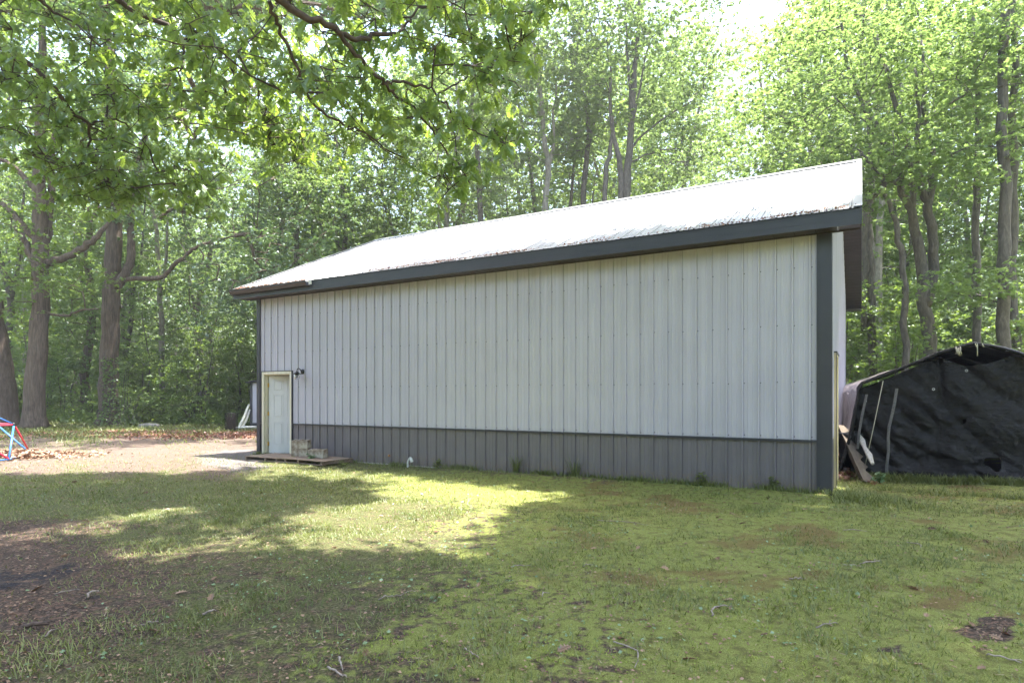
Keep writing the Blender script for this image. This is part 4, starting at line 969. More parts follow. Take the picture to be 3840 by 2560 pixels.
for i, (a, b, r_, kind_) in enumerate(STK):
    r_ *= .55
    pa, pb = G(*a), G(*b); L = (pb - pa).length; sd = Vector((-(pb - pa).y, (pb - pa).x, 0)).normalized()
    mid = (pb - pa) * .5 + sd * L * (.22 if kind_ in ('curved', 'hooked', 'curled bark') else random.uniform(-.06, .06)) + Vector((0, 0, .01))
    mb = MB(); w = wob([Vector((0, 0, 0)), mid, pb - pa], .004); mb.tube(w, lerp_list([r_, r_ * .9, r_ * .5], len(w)), 6)
    if kind_ in ('forked', 'long', 'thick charred'): mb.tube([w[5], w[5] + (pb - pa) * .25 + sd * L * .2, w[5] + (pb - pa) * .4 + sd * L * .24], [r_ * .6, r_ * .5, r_ * .3], 5)
    zg = float(gz(np.array([pa.x]), np.array([pa.y]))[0])
    o = mb.build('stick', M_STICK if 'charred' not in kind_ else M_TWIG, None, True); o.location = (pa.x, pa.y, zg + r_ + .006)
    side_ = 'far left' if a[0] < 700 else 'left centre' if a[0] < 1600 else 'middle' if a[0] < 2500 else 'right'; dep_ = 'nearest rows of the lawn' if a[1] > 2420 else 'near lawn' if a[1] > 2280 else 'middle of the lawn' if a[1] > 2100 else 'lawn nearer the building'
    where = ['right of the two bare patches gap, on green moss', 'on bright moss below the shelter corner', 'on moss below the building corner', 'just left of the forked one on the moss', 'on moss nearest the building corner', 'in the thin moss at the frame bottom',
             'beside the sparse grass left of centre', 'lying level in mid lawn', 'in the very middle of the lawn', 'between moss clumps near the bottom', 'at the bottom edge left of centre', 'on brown soil among sparse grass',
             'below the ash patch', 'at the bottom edge, left of the pale one', 'under the long wall on rusty moss', 'in the left grass', 'below the burnt patch at the left edge', 'on the soil right of the ash', 'trailing off the pale stick',
             'at the edge of the small bare patch', 'on moss under the long wall', 'right of centre on moss', 'in the bottom right corner', 'on brown soil near the left edge'][i]
    tag(o, f'{kind_} fallen stick {where}', 'stick', 'fallen sticks on the lawn')
    if i % 2 == 0: pass

# ------------------------------------------------------------------ shrubs and weeds at the building foot
def sprig(name, base, n, h, spread, lf, m, label, cat, group=None, tpl=T_LOBED, lsize=.05):
    o = empty(name, base, 0, label, cat, group); mb = MB(); tips = []
    for i in range(n):
        az = random.random() * 6.28; hh_ = h * random.uniform(.5, 1); e = Vector((math.cos(az) * spread * random.random(), math.sin(az) * spread * random.random(), hh_))
        mb.tube([(0, 0, 0), e * .5 + Vector((0, 0, .03)), e], [.006, .004, .002], 4); tips += [np.array(e * t) for t in (.4, .6, .75, .9, 1)]
    mb.build('stem', M_BUSHSTEM, o); pos, d, nr, rn = rosettes(np.array(tips), lf, .2, .5, .02); leaves('foliage', tpl, pos, d, nr, lsize * rng.uniform(.6, 1.3, len(pos)), m, o, rn); return o
M_BUSHSTEM = mat('green_stem', (.10, .12, .04), .8)
for i, (px_, yl, h, lab) in enumerate(((1640, -.12, .22, 'low weed at the wall right of the white pipe'), (1935, -.10, .62, 'tall grass tuft against the middle of the charcoal wall'), (2150, -.1, .2, 'small weed at the charcoal wall past the tall tuft'),
                                       (2640, -.08, .28, 'thin weed near the right part of the charcoal wall'), (2900, -.08, .25, 'thin weed nearest the right corner of the wall'), (1290, -.95, .12, 'leafy weed in front of the pallet end'))):
    q_ = B(bx(px_, yl), yl)
    if 'tuft' in lab:
        n = 60; az = rng.random(n) * 6.28; L = rng.uniform(.05, .5, n); o = leaves('grass_tuft', T_BLADE, np.zeros((n, 3)) + rng.normal(0, .03, (n, 3)) * np.array([1, 1, 0]), np.stack([np.cos(az) * L, np.sin(az) * L, 0 * az + 1], 1), np.stack([np.cos(az), np.sin(az), 0 * az], 1), rng.uniform(.2, .62, n), M_GRASS, None, None, .012); o.location = q_; tag(o, lab, 'grass tuft')
    else: sprig('weed', q_, 5, h, .12, 4, M_GRASS, lab, 'weed', 'weeds along the charcoal wall', T_DIAMOND, .05)
for px_, py_, lab in ((1170, 1736, 'broadleaf weed growing by the pallet gap'), (1130, 1728, 'pale weed between the two pallets'), (3440, 1795, 'leafy weed at the foot of the black tarpaulin'), (3300, 1812, 'yellow green weed near the foot of the stair boards'), (3640, 1805, 'small weed below the tarp hole')):
    sprig('weed', G(px_, py_), 6, .2, .14, 4, M_CLOVER, lab, 'weed', 'weeds at the doorstep and shelter', T_DIAMOND, .06)

# ------------------------------------------------------------------ the oak whose boughs hang over the camera
def inside_px(poly, n, y0, y1):
    """points seen inside an outline, each at its own distance"""
    a = np.array(poly, float); lo, hi = a.min(0), a.max(0); out = []
    while len(out) < n:
        p = lo + rng.random((n * 2, 2)) * (hi - lo); k = inpoly(p[:, 0], p[:, 1], poly); out += list(p[k])
    out = np.array(out[:n]); Yd = y0 + (y1 - y0) * rng.random(n)
    return np.stack([(out[:, 0] - CX) / F * Yd, Yd, CH + (HY - out[:, 1]) / F * Yd], 1)
ob = Vector((-6.2, -2.6, 0))
crownT = Vector((-5.6, -1.2, 7.4))
def limb(pxs, d0, d1, r0, r1, frm=None, lead=True):
    n = len(pxs); pts = [P(x, y, d0 + (d1 - d0) * i / (n - 1)) for i, (x, y) in enumerate(pxs)]
    if lead:
        a = frm or Vector((-5.9, -1.9, 4.6)); m1 = a.lerp(pts[0], .5) + Vector((0, 0, .45)); return [a, m1] + pts, [max(r0 * 2.2, .09), r0 * 1.5] + list(np.linspace(r0, r1, n))
    return pts, list(np.linspace(r0, r1, n))
stems = [([ob, ob + Vector((.1, .2, 2.2)), ob + Vector((.25, .6, 4.6)), crownT, Vector((-5.4, -.8, 12)), Vector((-5.0, -.6, 15))], [.42, .38, .34, .26, .15, .05])]
L1 = [(960, -130), (1010, -30), (1090, 30), (1230, 90), (1262, 112), (1330, 146), (1420, 128), (1490, 134)]
stems.append(limb(L1, 4.6, 5.6, .034, .017))
stems.append(limb([(1262, 115), (1310, 175), (1360, 230), (1430, 300), (1462, 335), (1500, 370), (1590, 440), (1650, 540), (1720, 620), (1765, 690)], 5.1, 6.0, .021, .005, lead=False))
stems.append(limb([(1450, 305), (1520, 312), (1590, 325), (1640, 365), (1680, 400), (1710, 460), (1790, 500)], 5.35, 5.8, .014, .005, lead=False))
stems.append(limb([(1640, 362), (1700, 320), (1745, 290), (1760, 250), (1810, 205)], 5.55, 5.9, .009, .004, lead=False))
stems.append(limb([(1490, 132), (1510, 105), (1545, 65), (1580, 28), (1640, 30), (1700, 45), (1790, 60), (1870, 80)], 5.6, 6.2, .014, .005, lead=False))
stems.append(limb([(370, -110), (430, -20), (470, 25), (600, 90), (690, 145), (780, 175), (845, 205), (870, 260), (905, 310), (950, 370), (985, 440), (1000, 500)], 6.6, 7.6, .034, .006))
stems.append(limb([(1010, 5), (1040, 80), (1080, 180), (1130, 290), (1180, 400), (1290, 470), (1320, 482), (1380, 510), (1500, 590), (1550, 615)], 4.9, 6.2, .017, .005, lead=False))
stems.append(limb([(700, 150), (690, 210), (672, 260), (680, 330), (683, 400)], 6.9, 7.2, .014, .005, lead=False))
stems.append(limb([(-260, 60), (-60, 150), (60, 210), (200, 330), (280, 430), (330, 468), (335, 540), (305, 620), (290, 650)], 7.2, 8.6, .036, .008))
stems.append(limb([(325, 468), (400, 448), (470, 465), (520, 520), (560, 560)], 8.2, 8.6, .016, .006, lead=False))
stems.append(limb([(60, -60), (130, -10), (200, 45), (280, 85)], 6.6, 7.0, .022, .010))
stems.append(limb([(270, 440), (245, 490), (228, 540), (240, 610), (262, 660)], 8.3, 8.6, .012, .005, lead=False))
cl = np.concatenate([
    inside_px([(-80, -60), (700, -60), (760, 120), (640, 330), (300, 330), (150, 250), (-80, 300)], 52, 6.4, 8.2),
    inside_px([(-80, 250), (200, 280), (420, 320), (640, 330), (760, 480), (600, 560), (480, 640), (300, 690), (120, 600), (-80, 500)], 92, 7.6, 9.4),
    inside_px([(150, 560), (520, 560), (640, 650), (560, 760), (380, 800), (180, 700)], 36, 8.2, 9.4),
    inside_px([(560, 700), (720, 560), (860, 620), (820, 740), (680, 790)], 22, 8.4, 9.2),
    inside_px([(640, -60), (1300, -60), (1330, 140), (1180, 300), (1100, 420), (950, 380), (800, 230), (640, 150)], 46, 5.2, 7.2),
    inside_px([(760, 230), (960, 400), (1120, 480), (1180, 560), (1000, 560), (820, 420)], 22, 6.6, 7.6),
    inside_px([(1250, -60), (2010, -60), (2020, 40), (1980, 200), (1880, 330), (1780, 330), (1640, 180), (1400, 200), (1280, 120)], 42, 5.2, 6.5),
    inside_px([(1120, 200), (1450, 200), (1560, 330), (1500, 460), (1360, 560), (1180, 420)], 17, 5.2, 6.2),
    inside_px([(1500, 400), (1620, 400), (1860, 560), (1830, 640), (1700, 560), (1620, 520)], 7, 5.5, 6.1),
    inside_px([(1600, 580), (1700, 600), (1790, 680), (1770, 740), (1690, 720), (1620, 650)], 5, 5.8, 6.2),
    inside_px([(1850, 430), (1920, 470), (1900, 560), (1840, 520)], 4, 5.8, 6.1),
    inside_px([(760, 160), (1120, 420), (1240, 520), (1150, 640), (900, 560), (720, 420), (640, 260)], 20, 6.4, 8.0),
    np.array([-5, -1, 10.5]) + rng.normal(0, 1, (60, 3)) * np.array([2.2, 1.6, 1.6]),
])
make_tree('oak_tree', ob, stems, cl, 'overhanging oak with big lobed leaves filling the upper left', leaf=.118, tips=3, k=8, spread=.20, flat=.55,
          tpl=T_OAK, lm=M_OAK, bm=M_TWIG, rt=.0042, up=.15, droop=.75, maxr=.03, lift=.03, wobble=.012, tilt=.55, seg=.25, twigs=True)

# ------------------------------------------------------------------ tall trees behind and beside the camera: they shade the yard
n = 14000; gx_ = rng.uniform(-13, 12, n); gy_ = rng.uniform(.5, 13.6, n)
bxl, byl = bl(gx_, gy_); k = (np.abs(gx_) < .95 * gy_ + 3) & ((byl < -.8) | (bxl > LEN + .3)) & ~((bxl > LEN + .5) & (byl > 2.8))
mrg = np.zeros(n, bool)
for ddx, ddy in ((0, 0), (.22, 0), (-.22, 0), (0, .26), (0, -.26)): mrg |= lit(gx_ + ddx, gy_ + ddy)
k &= ~mrg; k &= ~((gx_ > -4.6) & (gx_ < .2) & (gy_ > 4.6) & (gy_ < 7.4) & (rng.random(n) < .45)); gx_, gy_ = gx_[k][:3100], gy_[k][:3100]
sx_, sy_ = SUNV.x / SUNV.z, SUNV.y / SUNV.z
hz = np.maximum(10.2, CH + .67 * (gy_ + .7) + 1.5) + rng.random(len(gx_)) * 1.4
shade = np.stack([gx_ + sx_ * hz, gy_ + sy_ * hz, hz], 1)
owners = [(Vector((2.6, -4.0, 0)), 'tall maple standing behind the viewer, shading the mossy lawn'), (Vector((-9.8, 1.0, 0)), 'tall maple left of the viewer, shading the grass band'),
          (Vector((13.2, 5.5, 0)), 'tall maple at the right of the lawn outside the view'), (Vector((-3.0, -7.0, 0)), 'tall maple behind the viewer, shading the brown soil')]
n = 3800; qx = rng.uniform(-25, -4, n); qy = rng.uniform(16.5, 29.5, n); k = ~lit(qx, qy) & (vn(qx, qy, 1.3, 61) > .33) & (qy > 18.3)
qx, qy = qx[k][:1300], qy[k][:1300]; qz = CH + .60 * qy + 1.0 + rng.random(len(qx)) * 2.5; backshade = np.stack([qx + sx_ * qz, qy + sy_ * qz, qz], 1)
own = np.argmin(np.stack([np.hypot(shade[:, 0] - o[0].x, shade[:, 1] - o[0].y) + (4 if i == 3 else 0) for i, o in enumerate(owners)]), 0)
for i, (b_, lab) in enumerate(owners):
    s_ = shade[own == i]
    if len(s_) < 5: continue
    make_tree('maple_tree', b_, [([b_, b_ + Vector((.1, .1, 3)), b_ + Vector((.2, .0, 7)), b_ + Vector((.1, .2, 10)), b_ + Vector((.2, .2, 12.5))], [.36, .30, .26, .2, .08])], s_, lab,
              leaf=.20, tips=7, k=6, spread=.26, flat=.8, lm=M_MAPLE, rt=.006, up=.3, maxr=.22, lift=.05, seg=2.5)

# ------------------------------------------------------------------ the big oaks at the left edge of the yard
def Pl(pts, Y): return [P(x, y, Y) if len(p_) == 2 else P(x, y, p_[2]) for p_ in pts for x, y in [p_[:2]]]
def gnd(px, Y): return Vector(((px - CX) / F * Y, Y, -.05))
Y1 = 31.5
s1 = [([gnd(408, Y1)] + Pl([(408, 1450), (412, 1250), (418, 1080), (428, 900), (432, 780), (420, 560), (412, 330), (408, 150), (400, -60), (405, -300)], Y1), [.43, .44, .41, .40, .37, .33, .28, .24, .20, .15, .07]),
      (Pl([(440, 1070), (478, 1005), (494, 930), (490, 860), (498, 740), (522, 620), (532, 540), (560, 420)], Y1 - .3), [.22, .20, .19, .16, .15, .13, .10, .05]),
      (Pl([(445, 1050, Y1), (510, 1046, Y1 - .5), (600, 1040, Y1 - 1), (650, 1000, Y1 - 1.4), (700, 955, Y1 - 1.8), (730, 930, Y1 - 2), (800, 905, Y1 - 2.3), (880, 885, Y1 - 2.6)], Y1), [.13, .12, .11, .10, .09, .08, .05, .03]),
      (Pl([(600, 820, Y1), (640, 790, Y1), (690, 800, Y1), (760, 820, Y1)], Y1), [.09, .08, .06, .04]),
      (Pl([(408, 190), (385, 120), (375, 20), (360, -100)], Y1), [.2, .16, .12, .06])]
c1 = np.concatenate([ellip(P(700, 760, 30.8), (4.2, 2.6, 2.2), 80), ellip(P(1000, 1010, 29.6), (3.2, 2.2, 1.8), 80), ellip(P(820, 1130, 29.4), (2.4, 1.8, 1.2), 34), ellip(P(560, 330, 31.5), (4.5, 4, 4), 90), ellip(P(330, 100, 31.5), (5.5, 4, 5), 110), ellip(P(200, 620, 31), (3, 2.5, 2), 30), ellip(P(850, 420, 31), (4, 3, 3.6), 90), ellip(P(1120, 800, 31), (2.6, 2.2, 2), 50)])
c1 = np.concatenate([c1, backshade[backshade[:, 0] > -16]]); c2x = backshade[backshade[:, 0] <= -16]
make_tree('oak_tree', gnd(408, Y1), s1, c1, 'straight thick oak with a bent right limb and vine at its foot', leaf=.17, tips=7, k=6, spread=.40, flat=.45, tpl=T_LOBED, lm=M_BLUEOAK, bm=M_BARK, rt=.009, up=.25, maxr=.12, seg=1.0)
Y2 = 28.5
s2 = [([gnd(128, Y2)] + Pl([(130, 1470), (145, 1250), (152, 1080), (152, 960), (150, 820), (148, 640), (150, 500), (158, 300), (160, 50), (165, -200)], Y2), [.42, .42, .37, .34, .33, .30, .26, .23, .19, .13, .07]),
      (Pl([(175, 985), (240, 968), (310, 930), (345, 905), (380, 868), (430, 800)], Y2), [.17, .16, .15, .13, .11, .05]),
      (Pl([(135, 1000), (108, 940), (95, 900), (60, 850)], Y2), [.17, .15, .12, .08]),
      (Pl([(140, 900), (90, 850), (40, 790), (-40, 745), (-160, 700)], Y2), [.15, .14, .12, .10, .06]),
      (Pl([(140, 715), (95, 670), (50, 625), (-20, 585), (-120, 540)], Y2), [.14, .12, .11, .09, .05]),
      (Pl([(162, 940), (180, 850), (188, 760), (192, 660), (200, 520), (220, 380)], Y2 + .3), [.20, .17, .16, .14, .1, .05]),
      (Pl([(178, 1175), (240, 1182), (300, 1165), (370, 1160)], Y2), [.07, .06, .05, .03])]
c2 = np.concatenate([ellip(P(100, 900, 28), (3.2, 2.2, 1.8), 44), ellip(P(150, 420, 28.5), (4, 3.5, 3), 60), ellip(P(-150, 200, 28.5), (4, 4, 5), 60), ellip(P(300, 60, 28.5), (4, 4, 4), 60), ellip(P(100, 1130, 28), (3.0, 2, 1.1), 26), ellip(P(300, 1050, 28), (2.2, 1.6, .9), 20)])
make_tree('oak_tree', gnd(128, Y2), s2, np.concatenate([c2, c2x]), 'big oak with flared foot just left of the straight vine-clad oak', leaf=.16, tips=7, k=6, spread=.40, flat=.4, tpl=T_LOBED, lm=M_BUSH, bm=M_BARK, rt=.009, up=.25, maxr=.12, seg=1.0)
Y3 = 29.5
s3 = [([gnd(14, Y3)] + Pl([(8, 1450), (-12, 1300), (-28, 1150), (-60, 950), (-100, 700), (-140, 300), (-160, 0)], Y3), [.55, .55, .46, .42, .36, .3, .2, .1])]
make_tree('oak_tree', gnd(14, Y3), s3, ellip(P(-150, 250, Y3), (4, 4, 6), 90), 'leaning oak trunk cut by the left border of the picture', leaf=.17, tips=7, k=6, spread=.4, flat=.4, lm=M_BUSH, bm=M_BARK, rt=.009, up=.25, maxr=.12)
# vine on the straight oak, bush at its foot
vb = gnd(455, Y1 - .5); vp = []
for i in range(420):
    h = random.random() ** 1.3 * 3.4; t = random.uniform(-2.2, .5); r_ = .56 + .5 * math.exp(-h / .4); vp.append((vb.x - .62 + math.cos(t) * r_, Y1 + math.sin(t) * r_, h + .05))
pos, d, nr, rn = rosettes(np.array(vp), 3, .3, .6, .06); vine = empty('climbing_vine', (vb.x, Y1 - .6, 0), 0, 'green vine climbing the right foot of the straight oak', 'vine')
leaves('foliage', T_LOBED, pos - np.array(vine.location), d, nr + np.array([0, -.8, 0]), .12 * rng.uniform(.6, 1.3, len(pos)), M_BUSH, vine, rn)
mb = MB()
for i in range(5): 
    t0_ = random.uniform(-2.0, 0); mb.tube([(-.62 + math.cos(t0_ + j * .12) * (.56 + .5 * math.exp(-j * .5 / .4)), .6 + math.sin(t0_ + j * .12) * (.56 + .5 * math.exp(-j * .5 / .4)), j * .5) for j in range(7)], .015, 5)
mb.build('stem', M_BARK2, vine)

# ------------------------------------------------------------------ trees behind the building and the shelter
def up_tree(label, cols, Y, rads, clusters, name='maple_tree', bm=None, lm=None, leaf=.15, **kw):
    st_ = []
    for i, (pts, rr_) in enumerate(zip(cols, rads)): st_.append((([gnd(pts[0][0], Y)] if i == 0 else []) + Pl(pts, Y), rr_))
    return make_tree(name, gnd(cols[0][0][0], Y), st_, clusters, label, leaf=leaf * .85, tips=kw.pop('tips', 9), k=8, spread=.46, flat=.35, tpl=kw.pop('tpl', T_LOBED), lm=lm or M_MAPLE, bm=bm or M_BARK2, rt=.0075, up=.25, maxr=.10, **kw)
up_tree('forked grey maple with two bowed limbs right of the roof corner', [[(3488, 1330), (3472, 1150), (3450, 950), (3412, 790), (3372, 700), (3325, 560), (3285, 470), (3235, 390), (3180, 260), (3150, 60)],
        [(3416, 795), (3424, 710), (3412, 600), (3375, 450), (3330, 300), (3290, 120)], [(3470, 1150), (3500, 1020), (3492, 880), (3480, 780), (3452, 700), (3440, 620), (3445, 480), (3430, 250)], [(3480, 790), (3496, 690), (3498, 560), (3470, 400), (3455, 150)]], 19.5,
        [[.22, .21, .18, .16, .12, .10, .09, .07, .06, .05, .03], [.12, .11, .10, .08, .06, .03], [.15, .15, .14, .13, .1, .08, .06, .04], [.12, .11, .1, .07, .03]],
        np.concatenate([ellip(P(3030, 380, 19.5), (2.6, 2.4, 3.4), 120), ellip(P(3330, 240, 19.5), (3, 2.6, 3.2), 110), ellip(P(2960, 720, 19), (1.6, 1.5, 1.7), 50), ellip(P(3380, 640, 18.6), (2.0, 1.0, .5), 18), ellip(P(3080, 800, 18.8), (1.6, 1.2, .6), 20)]))
up_tree('thin leaning maple stem right beside the roof corner', [[(3392, 1300), (3385, 1020), (3370, 900), (3345, 790), (3305, 670), (3258, 600), (3215, 560)]], 18.6, [[.10, .10, .09, .08, .07, .06, .04, .02]], ellip(P(3230, 600, 18.6), (1.4, 1.2, 1), 26))
up_tree('dark straight maple near the right border', [[(3765, 1300), (3762, 1000), (3768, 700), (3758, 400), (3772, 0), (3775, -250)]], 18.0, [[.18, .17, .16, .15, .13, .11, .05]], np.concatenate([ellip(P(3700, 150, 18), (2.6, 2.4, 3.2), 90), ellip(P(3700, 1050, 17.6), (1.6, 1.0, .6), 18), ellip(P(3640, 620, 17.8), (1.5, 1.2, .8), 18)]))
up_tree('dark maple standing just behind the straight one at the right border', [[(3800, 1300), (3797, 1000), (3795, 700), (3805, 300), (3800, 0), (3810, -250)]], 19.2, [[.15, .14, .13, .12, .1, .08, .04]], ellip(P(3860, 300, 19), (2.6, 2.2, 4), 80))
up_tree('slender maple between the forked and the dark maples', [[(3665, 1250), (3662, 1000), (3660, 750), (3668, 500), (3650, 100), (3650, -100)]], 21.5, [[.14, .13, .12, .11, .1, .06, .03]], np.concatenate([ellip(P(3640, 250, 21), (2.6, 2.2, 4), 80), ellip(P(3590, 1080, 20.5), (2.0, 1.3, .7), 20)]))
up_tree('pair of grey stems behind the far eave corner', [[(3270, 1200), (3262, 1000), (3258, 850), (3266, 600), (3250, 300)], [(3240, 1250), (3236, 1100), (3242, 900), (3238, 700), (3228, 560)]], 24, [[.16, .15, .14, .13, .1, .05], [.12, .12, .11, .1, .06]], ellip(P(3200, 350, 24), (3, 2.5, 3.5), 80))
up_tree('pale barked tree above the middle of the roof', [[(2050, 1250), (2046, 900), (2044, 760), (2056, 620), (2036, 500), (2034, 400), (2010, 240), (1990, 50)], [(2054, 640), (2072, 560), (2078, 420), (2090, 250)]], 32, [[.19, .18, .17, .16, .15, .13, .12, .08, .04], [.1, .08, .06, .03]],
        ellip(P(2010, 280, 32), (4.0, 3, 5), 190), name='pale_tree', bm=M_BARK3, leaf=.17)
up_tree('grey stemmed maple over the roof, right of the pale tree', [[(2186, 1250), (2188, 900), (2190, 690), (2206, 540), (2202, 400), (2205, 200), (2180, -50)], [(2205, 560), (2225, 480), (2250, 380)]], 33, [[.18, .17, .16, .15, .13, .11, .09, .04], [.09, .07, .04]], ellip(P(2180, 200, 33), (4.2, 3, 5.4), 200), leaf=.17)
up_tree('many stemmed tall maple rising over the right half of the roof', [[(2346, 1300), (2348, 900), (2352, 730), (2362, 520), (2376, 320), (2395, 100), (2402, -150)], [(2325, 1200), (2330, 740), (2322, 600), (2296, 470), (2290, 250)], [(2268, 900), (2272, 660), (2290, 560), (2298, 430)],
        [(2368, 500), (2362, 330), (2350, 150), (2345, 0)], [(2364, 520), (2400, 330), (2440, 130)], [(2360, 560), (2440, 480), (2560, 400), (2640, 350)], [(2356, 620), (2440, 570), (2560, 560)]], 30, [[.24, .23, .22, .2, .16, .13, .10, .04], [.15, .15, .13, .1, .05], [.12, .12, .1, .06], [.08, .07, .05, .03], [.07, .05, .03], [.06, .05, .04, .02], [.05, .04, .02]],
        np.concatenate([ellip(P(2390, 120, 30), (4.6, 3.2, 4.6), 260), ellip(P(2560, 480, 30), (2.6, 2.2, 2.6), 60)]), leaf=.17)
up_tree('dark stemmed maple over the left half of the roof', [[(1803, 1300), (1802, 900), (1798, 760), (1790, 600), (1770, 400), (1780, 150)]], 31, [[.16, .15, .14, .13, .12, .09, .05]], np.concatenate([ellip(P(1760, 420, 31), (3.4, 2.6, 4.4), 120), ellip(P(1850, 760, 30), (2.6, 1.6, 1.2), 30)]), leaf=.16)
up_tree('dark leafed maple standing left of the roof ridge', [[(1112, 1400), (1112, 900), (1110, 650), (1125, 500), (1130, 350)]], 34, [[.16, .15, .14, .12, .1, .05]], np.concatenate([ellip(P(1120, 680, 33.5), (2.8, 2.4, 2.6), 120), ellip(P(1330, 760, 33), (3.2, 2.4, 1.8), 80)]), leaf=.16)

# ------------------------------------------------------------------ woods: a few kinds, copied
protos = []
spec = [('maple_tree', 'tall maple', 24, .20, 4.4, 2.2, M_MAPLE, M_BARK2, 270), ('maple_tree', 'slim maple', 21, .14, 3.4, 1.6, M_MAPLE, M_BARK2, 220), ('oak_tree', 'broad oak', 23, .26, 4.8, 4.5, M_BUSH, M_BARK, 240), ('pale_tree', 'pale barked tree', 22, .16, 3.6, 3.0, M_MAPLE, M_BARK3, 220)]
for i, (nm, kind_, H, r_, cr, cb, lm, bm, ncl) in enumerate(spec):
    pts = [Vector((0, 0, -.1))] + [Vector((rng.normal(0, .25) * z / 10, rng.normal(0, .25) * z / 10, z)) for z in (3, 7, 11, 15, H - 2)]
    cs = []
    while len(cs) < ncl:
        z = rng.uniform(cb, H); t = (z - cb) / (H - cb); w = cr * (.35 + .75 * math.sin(math.pi * min(1, t * .92 + .1)) ** .8); a = rng.random() * 6.28; rr_ = w * math.sqrt(rng.uniform(.08, 1)); cs.append((rr_ * math.cos(a), rr_ * math.sin(a), z))
    t2 = [([Vector((0, 0, 0)) + pts[2], pts[2] + Vector((.5, .2, 2.5)), pts[2] + Vector((1.0, .3, 7))], [r_ * .6, r_ * .5, r_ * .2])]
    protos.append((make_tree(nm, (0, 0, 0), [(pts, [r_ * 1.1, r_, r_ * .9, r_ * .75, r_ * .55, r_ * .15])] + t2, np.array(cs), '', leaf=.145, tips=12, k=10, spread=.52, flat=.40, tpl=T_DIAMOND, lm=lm, bm=bm, rt=.008, up=.35, maxr=.10), kind_))
spots = []
def row(x0, x1, y, n, jx=1.2, jy=1.8, reg=''):
    for i in range(n): spots.append((x0 + (x1 - x0) * (i + .5) / n + rng.normal(0, jx), y + rng.normal(0, jy), reg))
row(-33, -8, 38.5, 7, reg='left'); row(-8, 12, 38.5, 6, reg='roof'); row(-44, -10, 47, 9, reg='left'); row(-10, 18, 46, 7, reg='roof'); row(-52, -10, 59, 10, reg='left'); row(-10, 26, 58, 9, reg='roof'); row(-60, 10, 72, 13, reg='left'); row(12, 50, 70, 7, reg='right')
row(15, 30, 27.5, 3, 1.2, 1.2, 'right'); row(13, 34, 34, 6, 1.2, 1.6, 'right'); row(20, 46, 46, 7, reg='right')
desc = {'left': 'in the woods behind the left yard', 'roof': 'in the woods beyond the white roof', 'right': 'in the woods behind the black shelter'}
used = [0] * 4
for i, (x, y, reg) in enumerate(spots):
    # leave a gap of open sky right of the middle
    if 13.2 < x * 40 / y < 15.6: continue
    j = [0, 2, 1, 3, 0, 1][i % 6] if reg == 'left' else [0, 1, 3, 0, 1, 2][i % 6]
    o, kind_ = protos[j]; lab = f'{kind_} {desc[reg]}'; s_ = rng.uniform(.9, 1.12) * ((1.42 if y > 54 else 1.2 if y > 42 else 1.06) if reg != 'left' else 1.0); rz = rng.random() * 6.28
    if used[j] == 0: o.location = (x, y, 0); o.rotation_euler = (0, 0, rz); o.scale = (s_,) * 3; o['label'] = lab; o['group'] = lab.replace(kind_, kind_ + 's')
    else: copy_tree(o, (x, y, 0), rz, s_, lab, lab.replace(kind_, kind_ + 's'))
    used[j] += 1
# understory bushes and saplings
bush = []
for i, (nm, kind_, H, cr, ncl, lf) in enumerate((('shrub', 'low leafy shrub', 1.5, 1.3, 60, .10), ('sapling', 'thin maple sapling', 4.8, 1.5, 70, .12), ('shrub', 'tall leafy shrub', 3.0, 1.7, 90, .12))):
    cs = []
    while len(cs) < ncl:
        z = rng.uniform(.15, 1) ** .8 * H; a = rng.random() * 6.28; w = cr * math.sqrt(rng.random()) * (.5 + .6 * math.sin(math.pi * min(1, z / H * .9 + .1))); cs.append((w * math.cos(a), w * math.sin(a), z))
    n_ = 5 if nm == 'shrub' else 2; st_ = []
    for k in range(n_): a = 6.28 * k / n_; st_.append(([Vector((0, 0, -.05)), Vector((math.cos(a) * cr * .12, math.sin(a) * cr * .12, H * .4)), Vector((math.cos(a) * cr * .3, math.sin(a) * cr * .3, H * .85))], [.03, .025, .01]))
    bush.append((make_tree(nm, (0, 0, 0), st_, np.array(cs), '', cat='shrub' if nm == 'shrub' else 'tree', leaf=lf, tips=6, k=6, spread=.26, flat=.4, tpl=T_LOBED, lm=M_BUSH, bm=M_BARK2, rt=.005, up=.3, flare=False, maxr=.03, seg=.5), kind_))
sp2 = []
def line(x0, y0, x1, y1, n, reg, kinds, jx=.7):
    for i in range(n): t = (i + rng.random()) / n; sp2.append((x0 + (x1 - x0) * t + rng.normal(0, jx), y0 + (y1 - y0) * t + rng.normal(0, jx), reg, kinds[i % len(kinds)]))
line(-29, 34.2, -9, 34.4, 18, 'l', (0, 2, 0, 1)); line(-32, 37.5, -5, 37.5, 16, 'l', (1, 2, 1)); line(-34, 42, -4, 42, 12, 'l', (2, 1))
line(10.9, 20.6, 19, 17.2, 9, 'r', (0, 0, 1), .4); line(12, 24, 23, 21, 9, 'r', (1, 2, 1), .7); line(12, 29, 28, 27, 9, 'r', (1, 2)); line(0.5, 30.5, 11, 27.5, 7, 'c', (1, 2), .6); line(-8, 33, 0, 31, 5, 'c', (1, 2), .6)
d2 = {'l': 'at the left wood edge', 'r': 'behind the black shelter', 'c': 'behind the steel building'}
ub = [0] * 3
